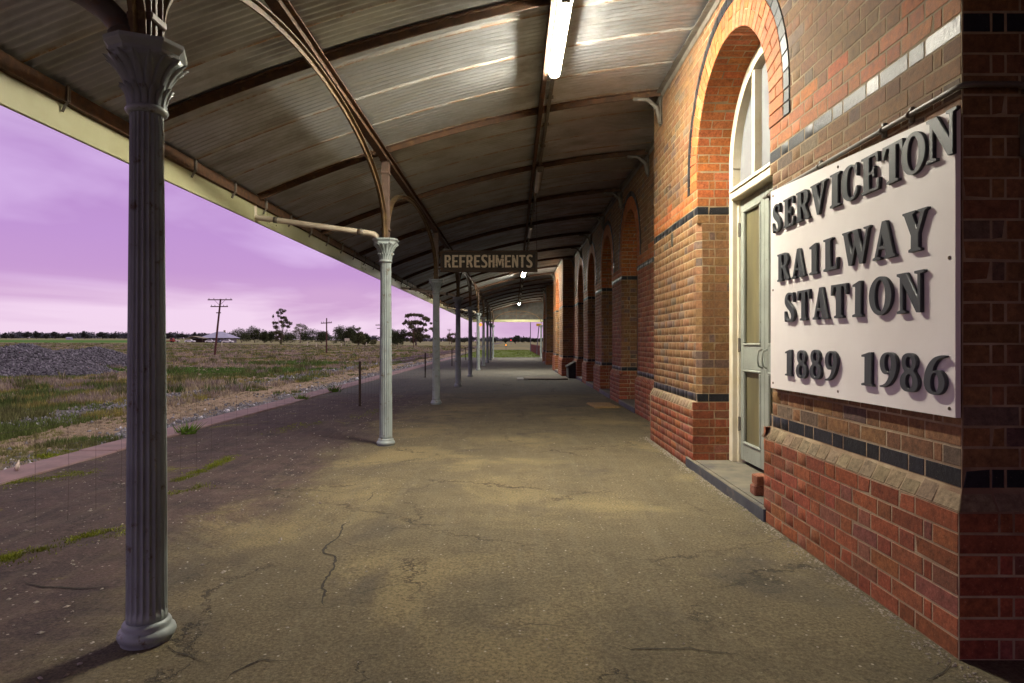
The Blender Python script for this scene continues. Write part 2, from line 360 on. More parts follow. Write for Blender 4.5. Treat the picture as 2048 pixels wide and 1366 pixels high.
# ------------------------------------------------------------------ the setting: platform, ground
BAYS = [(2.66, 8.49, [5.57]), (24.2, 30.03, [27.11]), (36.0, 40.5, [38.25])]
XW, XR = 1.86, 2.25            # wall faces of the projecting bays and of the recessed lengths
COLX = -1.60
COLY = [2.80+5.24*k for k in range(10)]
YEND = 50.6
def platform():
    xs = np.concatenate([np.linspace(-4.70, 2.5, 73)]); ys = np.concatenate([np.arange(-26, 0, 1.), np.arange(0, 16, .1), np.arange(16, 53.01, .4)])
    vs = []; fs = []
    for y in ys:
        for x in xs:
            h = mnoise.noise((x*.5, y*.45, 0))*.012+mnoise.noise((x*1.7, y*1.7, 3))*.005
            if x < -1.9: h += mnoise.noise((x*2.3, y*2.0, 7))*.012-.008
            if x > 1.5: h *= max(0., (2.2-x)/.7)
            vs.append((x, y, h))
    nx = len(xs)
    for j in range(len(ys)-1):
        for i in range(nx-1): fs.append((j*nx+i, j*nx+i+1, (j+1)*nx+i+1, (j+1)*nx+i))
    b = MB(); b.add(vs, fs); o = b.build('platform', M_PLAT, smooth=True); tag(o, 'cracked old asphalt station platform', kind='structure')
    s = MB(); s.box(-5.13, 2.5, -26, 53, -1.2, -.06); s.build('platform_base', M_COPING, o)
    c = MB()
    for k in range(33):
        y0 = -26+k*2.4; c.box(-5.16, -4.69, y0, min(y0+2.399, 53), -.25, .012+.006*math.sin(k*2.3), .012)
    o2 = c.build('platform_coping', M_COPING); tag(o2, 'pinkish concrete coping along the platform edge', kind='structure')
    return o
PLAT = platform()
def hgt(x, y): return mnoise.noise((x*.5, y*.45, 0))*.012+mnoise.noise((x*1.7, y*1.7, 3))*.005+(mnoise.noise((x*2.3, y*2.0, 7))*.012-.008 if x < -1.9 else 0)
def px2g(px, py):               # a point of the platform surface seen at that place of the photograph
    Y = EYE*1283/(py-683); return ((px-1027)*Y/1283, Y)
def cracks():
    paths = [  # main cracks, as traced on the floor
        ([(648, 1218), (645, 1180), (655, 1150), (668, 1135), (664, 1112), (648, 1104), (660, 1085), (675, 1078), (690, 1055), (700, 1040)], .018),
        ([(675, 1078), (705, 1092), (745, 1100), (800, 1104), (850, 1102)], .008), ([(700, 1040), (735, 1042), (780, 1038)], .007),
        ([(560, 1212), (610, 1220), (660, 1219), (720, 1214)], .008), ([(720, 1025), (745, 1024), (778, 1018), (800, 1016)], .010),
        ([(730, 1010), (745, 990), (757, 976)], .010), ([(770, 976), (840, 978), (865, 968), (905, 962)], .008),
        ([(447, 1366), (470, 1345), (500, 1330), (520, 1322), (560, 1322), (620, 1324)], .014), ([(330, 1288), (350, 1305), (375, 1316), (420, 1330)], .010),
        ([(1215, 1290), (1260, 1302), (1330, 1300), (1400, 1306), (1500, 1316)], .010), ([(1000, 1265), (1060, 1252), (1130, 1258), (1180, 1268)], .007),
        ([(1850, 1366), (1880, 1352), (1893, 1335), (1900, 1322)], .016), ([(880, 1100), (940, 1106), (1000, 1108)], .007),
        ([(690, 1190), (740, 1186), (780, 1176), (850, 1168)], .007), ([(330, 1014), (370, 1006), (408, 1006)], .016), ([(450, 977), (520, 978), (610, 980), (680, 986)], .014),
        ([(40, 1160), (80, 1168), (150, 1172), (245, 1170)], .022), ([(900, 905), (960, 898), (990, 893)], .012), ([(860, 1218), (1000, 1216), (1100, 1210)], .005)]
    for pts, w in paths:
        P = [Vector((*px2g(*p), 0)) for p in pts]; Q = []
        for a, b in zip(P, P[1:]):
            n = max(2, int((b-a).length/.025))
            for k in range(n):
                q = a.lerp(b, k/n); d = (b-a).normalized(); s = Vector((-d.y, d.x, 0))
                q += s*(mnoise.noise((q.x*9, q.y*9, 1))*.03+mnoise.noise((q.x*40, q.y*40, 5))*.010); Q.append(q)
        vs = []; fs = []
        for i, q in enumerate(Q):
            d = (Q[min(i+1, len(Q)-1)]-Q[max(i-1, 0)]).normalized(); s = Vector((-d.y, d.x, 0)); t = min(1, i/6, (len(Q)-1-i)/6)
            ww = w*.5*(.15+.85*t)*(.45+1.1*abs(mnoise.noise((q.x*25, q.y*25, 9))))
            z = hgt(q.x, q.y)+.004
            vs += [(q.x+s.x*ww, q.y+s.y*ww, z), (q.x-s.x*ww, q.y-s.y*ww, z)]
        fs = [(2*i, 2*i+1, 2*i+3, 2*i+2) for i in range(len(Q)-1)]
        b = MB(); b.add(vs, fs); b.build('crack', M_CRACK, PLAT)
cracks()

def gz(x, y):
    d = math.hypot(x, y); k = min(1, max(0, (-x/max(y, 1)-.15)/.35)); z = -.62+(.0015+.0040*k)*max(0., min(d, 2500)-90)
    return z+(.10*mnoise.noise((x*.13, y*.13, 0))+.05*mnoise.noise((x*.5, y*.5, 4)))*(1 if d < 130 else .6)
def ground():
    def axis(lo, hi, mid0, mid1, n):
        a = list(np.linspace(mid0, mid1, n)); s = (mid1-mid0)/n
        v = mid1
        while v < hi: s *= 1.16; v += s; a.append(v)
        v = mid0; s = (mid1-mid0)/n
        while v > lo: s *= 1.16; v -= s; a.insert(0, v)
        return a
    xs = axis(-6000, 6000, -45, 6, 110); ys = axis(-400, 9000, -2, 90, 160)
    xs = [x for x in xs if not (-5.14 < x < -5.0)]
    vs = []; idx = {}
    nx = len(xs)
    for y in ys:
        for x in xs:
            z = gz(x, y)
            if x > -5.1 and y < 53: z = -1.0
            vs.append((x, y, z))
    fs = [(j*nx+i, j*nx+i+1, (j+1)*nx+i+1, (j+1)*nx+i) for j in range(len(ys)-1) for i in range(nx-1)]
    b = MB(); b.add(vs, fs); o = b.build('ground', M_GROUND, smooth=True); tag(o, 'dry grass paddocks and old railway yard', kind='structure')
ground()

# ------------------------------------------------------------------ brickwork
def frame(o, u, v, w): return tuple(np.array(q, float) for q in (o, u, v, w))
BR_F = [(0, 1, 5, 4), (1, 2, 6, 5), (2, 3, 7, 6), (3, 0, 4, 7), (4, 5, 9, 8), (5, 6, 10, 9), (6, 7, 11, 10), (7, 4, 8, 11), (8, 9, 10, 11)]
def brick_verts(fr, u0, u1, v0, v1, pr, quad=None, deep=.03):
    o, U, V, W = fr; j = lambda s: random.uniform(-s, s)
    c = [(u0+j(.0012), v0+j(.0012)), (u1+j(.0012), v0+j(.0012)), (u1+j(.0012), v1+j(.0012)), (u0+j(.0012), v1+j(.0012))] if quad is None else quad
    cu = sum(p[0] for p in c)/4; cv = sum(p[1] for p in c)/4
    pr = pr+j(.0006); out = []
    for w, ins in ((-deep, 0), (pr-.0016, 0), (pr, .0025)):
        for a, b in c:
            da, db = cu-a, cv-b; l = math.hypot(da, db) or 1
            t = ins*1.4/l
            out.append(o+U*(a+da*t)+V*(b+db*t)+W*(w+(j(.0003) if w > 0 else 0)))
    return out
def jit(c, s=.18, h=.10):
    k = 1+random.uniform(-s, s); return (c[0]*k*(1+random.uniform(-h, h)*.5), c[1]*k*(1+random.uniform(-h, h)), c[2]*k*(1+random.uniform(-h, h)))
BROWN, RED, ORANGE, BLACK, BUFF = (.182, .092, .040), (.225, .070, .030), (.335, .105, .030), (.016, .018, .022), (.190, .140, .085)
def bcol(kind):
    if kind == 'black': return (*jit(BLACK, .25, .05), random.uniform(.34, .55))
    if kind == 'orange': return (*(jit(ORANGE, .16, .12) if random.random() < .85 else jit((.40, .13, .05), .2)), .75)
    if kind == 'red': return (*(jit(RED, .2, .15) if random.random() < .8 else jit((.20, .075, .045), .2)), .75)
    if kind == 'buff': return (*jit(BUFF, .15, .06), .9)
    if kind == 'soft': return (*(jit(ORANGE, .2, .12) if random.random() < .4 else jit(BROWN, .2)), .8)
    return (*(jit(BROWN, .17, .08) if random.random() < .86 else jit((.13, .085, .06), .2)), .8)
CH = .086; JT = .010
ALLB = []            # (verts, colour, shown area, family)
def addb(fr, u0, u1, v0, v1, kind, fam, pr=.0016, quad=None, seen=True):
    if u1-u0 < .02: return
    if quad is None and random.random() < .16:
        c = [[u0, v0], [u1, v0], [u1, v1], [u0, v1]]; i = random.randrange(4); k = random.uniform(.3, 1)
        c[i][0] += (.014 if i in (0, 3) else -.014)*k; c[i][1] += (.009 if i < 2 else -.009)*k; quad = [tuple(q) for q in c]
    vs = brick_verts(fr, u0, u1, v0, v1, pr, quad)
    ctr = sum(vs[8:12])/4; area = 0.
    if seen and ctr[1] > .5:
        P = [(1027+p[0]*1283/p[1], 683-(p[2]-EYE)*1283/p[1]) for p in vs[8:12]]
        area = abs(sum(P[i][0]*P[(i+1) % 4][1]-P[(i+1) % 4][0]*P[i][1] for i in range(4)))/2
        cx = sum(p[0] for p in P)/4; cy = sum(p[1] for p in P)/4
        if not (-20 < cx < 2075 and -15 < cy < 1375): area = 0.
    ALLB.append((vs, bcol(kind), area, fam))
def course_units(length, odd, start=0.0):
    """Flemish bond: list of (u0, u1) incl. joint for one course measured from a quoin"""
    out = []; u = 0.; seq = ([.12, .06] if odd else [])
    for s in seq: out.append((u, u+s)); u += s
    k = 0
    while u < length-1e-4:
        s = .24 if k % 2 == 0 else .12; out.append((u, min(u+s, length))); u += s; k += 1
    if len(out) > 1 and out[-1][1]-out[-1][0] < .045: a = out.pop(); out[-1] = (out[-1][0], a[1])
    return out
R_IN, RING, RBLK = .92, .24, .10
SPRING = 3.02
def gap(v0, v1, c, ch=.05, Rr=R_IN):
    """half width cut out of the wall face at this course for an opening centred on c"""
    if v1 < .69: return Rr
    if v1 <= 2.52: return Rr+ch
    if v1 <= 2.845: return Rr
    Re = Rr+RING+RBLK-.012
    if v0 < SPRING: return Re
    t = Re*Re-(v1-SPRING)**2
    return math.sqrt(t) if t > 0 else 0.
def wall_kind(k, z):
    if k == 8 or k == 30: return 'black'
    if k < 8: return 'red'
    if 31 <= k <= 33: return 'orange' if k < 33 else 'soft'
    return 'brown'
def wall_face(fr, length, openings, fam, top=5.0, flip=False, Rr=R_IN, kindf=wall_kind, plinth=.045, seen=True, ext=False, swap=0):
    o, U, V, W = fr; K = int(top/CH)
    for k in range(K):
        z0, z1 = k*CH+JT*.5, (k+1)*CH-JT*.5
        if k == 7:      # splayed plinth course, header bricks on a slope
            sl = np.array([0, 0, 1.])*.077-W*plinth; ln = np.linalg.norm(sl); V2 = sl/ln; W2 = np.cross(U, V2); W2 = W2 if np.dot(W2, W) > 0 else -W2
            f2 = frame(o+W*plinth+np.array([0, 0, 7*CH+.004]), U, V2, W2); u = 0.
            while u < length-.02:
                e = min(u+.12, length)
                first = ext and u <= 0
                if not any(c-Rr < (u+e)/2 < c+Rr for c in openings): addb(f2, u+.004, e-.004, 0, ln, 'buff' if fam == 'a' else 'red', fam, seen=seen, quad=[(-plinth, 0), (e-.004, 0), (e-.004, ln), (.001, ln)] if first else None)
                u = e
            continue
        ff = frame(o+W*plinth, U, V, W) if k < 7 else fr
        units = course_units(length, (k+swap) % 2 == 1)
        if k < 7 and ext: units[0] = (-plinth, units[0][1])
        for u0, u1 in units:
            segs = [(u0+JT*.5, u1-JT*.5)]
            for c in openings:
                g = gap(z0, z1, c, Rr=Rr)
                if g <= 0: continue
                ns = []
                for a, b in segs:
                    if b <= c-g or a >= c+g: ns.append((a, b)); continue
                    if a < c-g: ns.append((a, c-g-(.004 if z1 < 2.85 else 0)))
                    if b > c+g: ns.append((c+g+(.004 if z1 < 2.85 else 0), b))
                segs = ns
            for a, b in segs: addb(ff, a, b, z0, z1, kindf(k, (z0+z1)/2), fam, seen=seen)
def arch_ring(fr, c, fam, Rr=R_IN, soffit=.34, bright=True):
    """voussoirs of the arch on the wall face, the dark outer ring and the brick soffit behind"""
    o, U, V, W = fr; s = np.array([0, 0, SPRING]); lo = -(SPRING-2.838)
    def q(r, t): return (c+r*math.cos(t), SPRING+r*math.sin(t))
    n = 35
    for i in range(n):
        t0, t1 = math.pi*i/n+.004, math.pi*(i+1)/n-.004
        cuts = [(Rr, Rr+RING)] if i % 2 else [(Rr, Rr+RING*.5-.004), (Rr+RING*.5+.004, Rr+RING)]
        for r0, r1 in cuts:
            addb(fr, 0, 1, 0, 1, 'orange', fam+'_ring', .009, [q(r0, t0), q(r1, t0), q(r1, t1), q(r0, t1)])
    n = 30
    for i in range(n):
        t0, t1 = math.pi*i/n+.003, math.pi*(i+1)/n-.003; r0, r1 = Rr+RING+.008, Rr+RING+RBLK
        addb(fr, 0, 1, 0, 1, 'black', fam+'_ring', .009, [q(r0, t0), q(r1, t0), q(r1, t1), q(r0, t1)])
    for sg in (-1, 1):          # the straight feet of both rings
        for j in range(2):
            z0, z1 = SPRING-(j+1)*.091+.004, SPRING-j*.091-.004
            for (r0, r1, kd) in ((Rr, Rr+RING, 'orange'), (Rr+RING+.008, Rr+RING+RBLK, 'black')):
                a, b = sorted((c+sg*r0, c+sg*r1)); addb(fr, a, b, z0, z1, kd, fam+'_ring', .009)
    # soffit: courses running through the thickness of the wall
    n = 35
    for i in range(n):
        t0, t1 = math.pi*i/n, math.pi*(i+1)/n; tm = (t0+t1)/2; ln = Rr*(t1-t0)
        cc, sn = math.cos(tm), math.sin(tm)
        w2 = -(U*cc+V*sn); v2 = -U*sn+V*cc
        f2 = frame(o+U*(c+Rr*cc)+V*(SPRING+Rr*sn), -W, v2, w2)
        cut = .115 if i % 2 else .23
        for a, b in ((.0, cut), (cut, soffit)): addb(f2, a+.004, b-.004, -ln/2+.004, ln/2-.004, 'orange', fam+'_rev', .002)
def jambs(fr, c, fam, Rr=R_IN, deep=.34, z0=.10):
    o, U, V, W = fr
    for sg in (-1, 1):
        base = o+U*(c+sg*Rr); f2 = frame(base, -W, V, -U*sg)
        for k in range(1, 35):
            a, b = k*CH+JT*.5, (k+1)*CH-JT*.5
            if b > SPRING: b = SPRING-.004
            if b-a < .02: continue
            kd = 'black' if k in (8, 30) else ('red' if k < 8 else ('orange' if k > 30 else 'brown'))
            st = -.045 if k < 8 else (.05 if 9 <= k <= 28 else 0.)
            cuts = [.0, .12, .18, .30, deep] if k % 2 else [.0, .17, deep]
            if k == 8 or k == 30: cuts = [0., .115, deep]
            for p, q in zip(cuts, cuts[1:]):
                p2 = st if p == 0 else p
                if q-p2 > .03: addb(f2, p2+(.003 if p else 0), q-.004, a, b, kd, fam+'_rev', .002)
            if 9 <= k <= 28:     # chamfered arris
                uu = (-W-U*0+0)*1.0
                p0 = o+U*(c+sg*(Rr+.05)); p1 = o+U*(c+sg*Rr)-W*.05; d = p1-p0; l = np.linalg.norm(d); d = d/l
                wv = np.cross(d, V); wv = wv if np.dot(wv, W) > 0 else -wv
                addb(frame(p0, d, V, wv), .001, l-.001, a, b, kd, fam+'_rev', .003)

STATION = thing('station_building', 'long red brick railway station with arched openings and dark brick bands', 'station building', (1.86, 26, 0))
INV = Matrix.Translation((-1.86, -26, 0))
def sub(o, parent=STATION):
    o.parent = parent
    if parent is STATION: o.matrix_parent_inverse = INV
    return o
def mortar_wall():
    """the mortar body behind the brick faces, with the openings left out"""
    b = MB(); TOP = 5.0
    def slab_with_opening(x, y0, y1, cs, Rr=R_IN, deep=.34):
        # face polygon in strips: below spring plain, above spring follow the arch
        segs = [y0]
        for c in cs: segs += [c-Rr, c+Rr]
        segs.append(y1)
        for a, c2 in zip(segs[0::2], segs[1::2]):
            l0 = a+(.05 if a != y0 else 0); l1 = c2-(.05 if c2 != y1 else 0)
            b.add([(x, l0, 0), (x, l1, 0), (x, l1, TOP), (x, l0, TOP)], [(0, 1, 2, 3)])
            for e0, e1 in ((a, l0), (c2, l1)):
                if e0 == e1: continue
                for zz in ((0, .772), (2.50, TOP)): b.add([(x, e0, zz[0]), (x, e1, zz[0]), (x, e1, zz[1]), (x, e0, zz[1])], [(0, 1, 2, 3)])
                b.add([(x, e1, .772), (x+.05, e0, .772), (x+.05, e0, 2.50), (x, e1, 2.50)], [(0, 1, 2, 3)])
                for zz in (.772, 2.50): b.add([(x, e1, zz), (x+.05, e0, zz), (x, e0, zz)], [(0, 1, 2)])
        for c in cs:
            n = 32; pts = [(c+Rr*math.cos(math.pi*i/n), SPRING+Rr*math.sin(math.pi*i/n)) for i in range(n+1)]
            for p, q in zip(pts, pts[1:]):
                b.add([(x, p[0], p[1]), (x, q[0], q[1]), (x, q[0], TOP), (x, p[0], TOP)], [(0, 1, 2, 3)])
                b.add([(x, p[0], p[1]), (x, q[0], q[1]), (x+deep, q[0], q[1]), (x+deep, p[0], p[1])], [(0, 1, 2, 3)])
            for yy in (c-Rr, c+Rr):
                b.add([(x+.05, yy, 0), (x+deep, yy, 0), (x+deep, yy, SPRING), (x+.05, yy, SPRING)], [(0, 1, 2, 3)])
                for zz in ((0, .772), (2.50, SPRING)): b.add([(x, yy, zz[0]), (x+.05, yy, zz[0]), (x+.05, yy, zz[1]), (x, yy, zz[1])], [(0, 1, 2, 3)])
    for (a, c, cs) in BAYS:
        slab_with_opening(XW, a, c, cs)
        for yy in (a, c): b.add([(XW, yy, 0), (XR+.4, yy, 0), (XR+.4, yy, TOP), (XW, yy, TOP)], [(0, 1, 2, 3)])
        # plinth body
        e = [a-.045]
        for q in cs: e += [q-R_IN, q+R_IN]
        e.append(c+.045)
        for p, q in zip(e[0::2], e[1::2]):
            b.box(XW-.0445, XW+.02, p+.0005, q, 0, 7*CH)
            b.add([(XW-.0445, p, 7*CH), (XW-.0445, q, 7*CH), (XW, q, 8*CH), (XW, p+(.045 if p < a else 0), 8*CH)], [(0, 1, 2, 3)])
        b.box(XW+.02, XR+.4, a-.0445, a+.02, 0, 7*CH)
        b.add([(XW-.0445, a-.0445, 7*CH), (XR, a-.0445, 7*CH), (XR, a, 8*CH), (XW, a, 8*CH)], [(0, 1, 2, 3)])
    for (a, c, cs) in RECESS:
        slab_with_opening(XR, a, c, cs, R_REC)
        e = [a]
        for q in cs: e += [q-R_REC, q+R_REC]
        e.append(c)
        for p, q in zip(e[0::2], e[1::2]):
            b.box(XR-.0445, XR+.02, p, q, 0, 7*CH)
            b.add([(XR-.0445, p, 7*CH), (XR-.0445, q, 7*CH), (XR, q, 8*CH), (XR, p, 8*CH)], [(0, 1, 2, 3)])
    # far end wall and roof slab over the rooms, back wall
    b.box(2.9, 9.0, -6.5, 48.6, 5.0, 5.15); b.box(8.9, 9.0, -6.5, 48.6, 0, 5.0); b.box(XR, 9, 48.55, 48.62, 0, 5.0); b.box(XR, 2.9, -6.5, 48.55, 5.0, 5.15)
    o = b.build('mortar', M_MORTAR); sub(o); return o
R_REC = .84
RECESS = [(-6.5, 2.66, []), (8.49, 24.2, [12.5, 15.5, 18.55, 21.5]), (30.03, 36.0, [32.9]), (40.5, 48.6, [43.2, 46.3])]
WALL = mortar_wall(); WALL.name = 'wall'
def brickwork():
    ff = lambda x, y0: frame((x, y0, 0), (0, 1, 0), (0, 0, 1), (-1, 0, 0))
    for i, (a, c, cs) in enumerate(BAYS):
        fam = 'a' if i == 0 else 'far'
        f = ff(XW, a); wall_face(f, c-a, [q-a for q in cs], fam, ext=True)
        for q in cs: arch_ring(f, q-a, fam); jambs(f, q-a, fam)
        fe = frame((XW, a, 0), (1, 0, 0), (0, 0, 1), (0, -1, 0))
        wall_face(fe, .72, [], 'a' if i == 0 else 'far', ext=True, swap=1, kindf=lambda k, z: 'brown' if 31 <= k <= 33 else wall_kind(k, z))
    for (a, c, cs) in RECESS:
        f = ff(XR, a); wall_face(f, c-a, [q-a for q in cs], 'far', Rr=R_REC, kindf=lambda k, z: 'red' if (k < 30 and k != 8) else wall_kind(k, z), seen=False)
        for q in cs: arch_ring(f, q-a, 'far', R_REC); jambs(f, q-a, 'far', R_REC)
brickwork()
def emit_bricks():
    def hidden(vs):      # behind the name board
        c = sum(vs[8:12])/4
        return abs(c[0]-XW) < .03 and 2.72 < c[1] < 4.42 and 1.06 < c[2] < 2.16
    def one(name, e):
        me = bpy.data.meshes.new(name); me.from_pydata([tuple(p) for p in e[0]], [], BR_F); me.materials.append(M_BRICK)
        a = me.attributes.new('bcol', 'FLOAT_COLOR', 'POINT'); a.data.foreach_set('color', list(e[1])*12)
        put(name, me, WALL)
    rest = []
    groups = {'brick': lambda f: f == 'a', 'arch_brick': lambda f: f == 'a_ring', 'reveal_brick': lambda f: f == 'a_rev'}
    used = set()
    for nm, test in groups.items():
        L = [i for i, e in enumerate(ALLB) if test(e[3]) and e[2] > 20 and not hidden(e[0])]
        if nm == 'reveal_brick': L = [i for i in L if (sum(ALLB[i][0][8:12])/4)[1] > 5.57]
        L.sort(key=lambda i: -ALLB[i][2])
        for i in L[:300]: one(nm, ALLB[i]); used.add(i)
    rest = [e for i, e in enumerate(ALLB) if i not in used]
    V = np.array([e[0] for e in rest], dtype=np.float32).reshape(-1, 3); n = len(rest)
    F = (np.array(BR_F)[None]+12*np.arange(n)[:, None, None]).reshape(-1, 4)
    me = bpy.data.meshes.new('brick_courses'); me.vertices.add(len(V)); me.vertices.foreach_set('co', V.ravel())
    me.loops.add(F.size); me.loops.foreach_set('vertex_index', F.ravel().astype(np.int32))
    me.polygons.add(len(F)); me.polygons.foreach_set('loop_start', np.arange(0, F.size, 4, dtype=np.int32)); me.polygons.foreach_set('loop_total', np.full(len(F), 4, dtype=np.int32))
    me.update(calc_edges=True); me.validate(); me.materials.append(M_BRICK)
    a = me.attributes.new('bcol', 'FLOAT_COLOR', 'POINT'); a.data.foreach_set('color', np.repeat(np.array([e[1] for e in rest], dtype=np.float32), 12, axis=0).ravel())
    o = sub(put('brick_courses', me)); o['kind'] = 'stuff'
emit_bricks()

# doorways
def doorway(c, x, Rr, first=False):
    top = SPRING
    xf = x+.32
    fr = part_empty('door_frame', STATION); fr.matrix_parent_inverse = INV
    b = MB()
    for sg in (-1, 1):
        y0, y1 = sorted((c+sg*Rr, c+sg*(Rr-.10))); b.box(xf, xf+.12, y0, y1, .10, SPRING, .006)
        y0, y1 = sorted((c+sg*(Rr-.10), c+sg*(Rr-.13))); b.box(xf+.05, xf+.13, y0, y1, .10, 2.70, .004)
    b.build('jamb', M_PAINTW if first else M_BROWNPAINT, fr)
    b = MB(); b.box(xf-.02, xf+.12, c-Rr+.10, c+Rr-.10, 2.70, 2.82, .008); b.box(xf-.035, xf-.02, c-Rr+.10, c+Rr-.10, 2.775, 2.80)
    b.build('transom', M_PAINTW if first else M_BROWNPAINT, fr)
    b = MB(); n = 28
    sec = [(-.06, -.09), (.06, -.09), (.06, 0), (-.06, 0)]
    for i in range(n):
        t0, t1 = math.pi*i/n, math.pi*(i+1)/n
        vs = []
        for t in (t0, t1):
            for r, xx in ((Rr, xf), (Rr-.11, xf), (Rr-.11, xf+.12), (Rr, xf+.12)): vs.append((xx, c+r*math.cos(t), SPRING+r*math.sin(t)))
        b.add(vs, [(0, 1, 5, 4), (1, 2, 6, 5), (2, 3, 7, 6)])
    b.build('arch_frame', M_PAINTW if first else M_BROWNPAINT, fr)
    for yy in (c-.30, c+.30):
        b = MB(); h = SPRING+math.sqrt((Rr-.1)**2-.30**2)
        b.box(xf+.01, xf+.09, yy-.03, yy+.03, 2.82, h, .005)
        b.build('mullion', M_PAINTW if first else M_BROWNPAINT, fr)
    n = 20
    gl = MB(); vs = [(xf+.08, c-Rr+.1, 2.82), (xf+.08, c+Rr-.1, 2.82)]+[(xf+.08, c+(Rr-.1)*math.cos(math.pi*i/n), SPRING+(Rr-.1)*math.sin(math.pi*i/n)) for i in range(n+1)]
    gl.add(vs, [tuple(range(len(vs)))]); gl.add([(v[0]+.006, v[1], v[2]) for v in vs], [tuple(range(len(vs)))])
    gl.build('fanlight_pane', M_FANGLASS, fr)
    xd = xf+.07
    ym = [c+Rr-.13, c+.175, c-.44, c-Rr+.13]
    for (yb, ya) in zip(ym, ym[1:]):
        dp = part_empty('door', STATION); dp.matrix_parent_inverse = INV
        ya += .004; yb -= .004; W_ = yb-ya; st = .085 if W_ > .5 else .06
        b = MB()
        b.box(xd, xd+.045, ya, ya+st, .14, 2.69, .004); b.box(xd, xd+.045, yb-st, yb, .14, 2.69, .004)
        for z0, z1 in ((.14, .30), (1.03, 1.26), (2.58, 2.69)): b.box(xd, xd+.045, ya+st, yb-st, z0, z1, .004)
        b.build('leaf', M_SAGE if first else M_WOODDARK, dp)
        b = MB()
        for z0, z1 in ((.30, 1.03), (1.26, 2.58)):
            for (a0, a1, c0, c1) in ((ya+st, yb-st, z0, z0+.025), (ya+st, yb-st, z1-.025, z1), (ya+st, ya+st+.025, z0+.025, z1-.025), (yb-st-.025, yb-st, z0+.025, z1-.025)):
                b.box(xd-.012, xd+.02, a0, a1, c0, c1, .008)
        b.build('moulding', M_SAGE if first else M_WOODDARK, dp)
        for z0, z1 in ((.30, 1.03), (1.26, 2.58)):
            g = MB(); g.box(xd+.022, xd+.03, ya+st, yb-st, z0, z1); g.build('pane', M_DIRTGLASS, dp)
        if first and W_ > .5:
            h = MB(); hy = ya+.05 if yb > c+.2 else yb-.05
            h.tube([(xd, hy, 1.06), (xd-.035, hy, 1.075), (xd-.045, hy, 1.12), (xd-.045, hy, 1.17), (xd-.035, hy, 1.215), (xd, hy, 1.23)], .008, 6); h.build('handle', M_SAGE, dp, smooth=True)
            if yb > c+.5:
                h = MB()
                for z in (.42, 1.20, 2.34): h.box(xd-.012, xd+.006, yb-.01, yb+.022, z, z+.13, .003); h.tube([(xd-.014, yb+.006, z-.006), (xd-.014, yb+.006, z+.136)], .009, 6)
                h.build('hinge', M_CONDUIT, dp)
    s = MB(); y0, y1 = c-Rr-.02, c+Rr+.02
    s2 = MB(); s2.box(x-.062, x-.02, y0-.02 if first else y0, y1+.2 if first else y1, -.05, .100, .008); s2.box(x-.02, xf+.25, y0+.021, y1-.021, .02, .101, 0); 
    o = s2.build('doorstep', [M_BLUESTONE, M_STEPTOP]); sub(o)
    for p in o.data.polygons:
        if p.center.x > x-.021 or p.center.z > .09: p.material_index = 1
for i, (a, c, cs) in enumerate(BAYS):
    for q in cs: doorway(q, XW, R_IN, i == 0)
for (a, c, cs) in RECESS:
    for q in cs: doorway(q, XR, R_REC, False)
def wall_bits():
    # oval air vent and a hook on the near bay
    b = MB(); y, z = 7.5, 2.49
    vs = [(XW-.008, y+.05*math.cos(t), z+.085*math.sin(t)) for t in np.linspace(0, 2*math.pi, 20, endpoint=False)]
    b.add(vs+[(XW+.0, v[1]*1.0, v[2]) for v in vs], [tuple(range(20))]+[(i, (i+1) % 20, 20+(i+1) % 20, 20+i) for i in range(20)])
    for k in range(-3, 4): b.box(XW-.014, XW-.008, y-.04, y+.04, z+k*.02-.004, z+k*.02+.004)
    sub(b.build('air_vent', M_CONDUIT))
    b = MB(); b.tube([(XW, 7.55, 3.12), (XW-.05, 7.55, 3.12), (XW-.06, 7.55, 3.09), (XW-.05, 7.55, 3.05)], .006, 5); sub(b.build('hook', M_RUST))
wall_bits()

# ------------------------------------------------------------------ platform canopy
def rz(x): return 3.13+.373*(x+3.25)-.0322*(x+3.25)*(x+1.59)
CANOPY = thing('platform_canopy', 'long curved corrugated iron canopy on fluted iron columns over the platform', 'canopy', (COLX, 25, 0))
CINV = Matrix.Translation((-COLX, -25, 0))
def csub(o):
    o.parent = CANOPY; o.matrix_parent_inverse = CINV; return o
def cpart(name, loc): 
    o = bpy.data.objects.new(name, None); COL.objects.link(o); o.location = loc; o.empty_display_size = .1; csub(o); return o
def sheets():
    def mesh(x0, x1, nx, nm):
        n = 11*6; vs = []; fs = []
        for j in range(n+1):
            y = j*.0762/6
            for i in range(nx+1):
                x = x0+(x1-x0)*i/nx
                vs.append((x, y, rz(x)+.0145*math.cos(2*math.pi*y/.0762)+.004*(1-y/.84)))
        for j in range(n):
            for i in range(nx): fs.append((j*(nx+1)+i, j*(nx+1)+i+1, (j+1)*(nx+1)+i+1, (j+1)*(nx+1)+i))
        b = MB(); b.add(vs, fs); return b.mesh(nm, M_ROOF, True)
    A = mesh(-3.27, .52, 16, 'roof_sheet'); B = mesh(.44, 2.34, 8, 'roof_sheet')
    y = -6.5; k = 0
    while y < YEND-.05:
        for me, dz in ((A, .0), (B, .006)): csub(put('roof_sheet', me, None, (0, y, dz)))
        y += .762; k += 1
sheets()
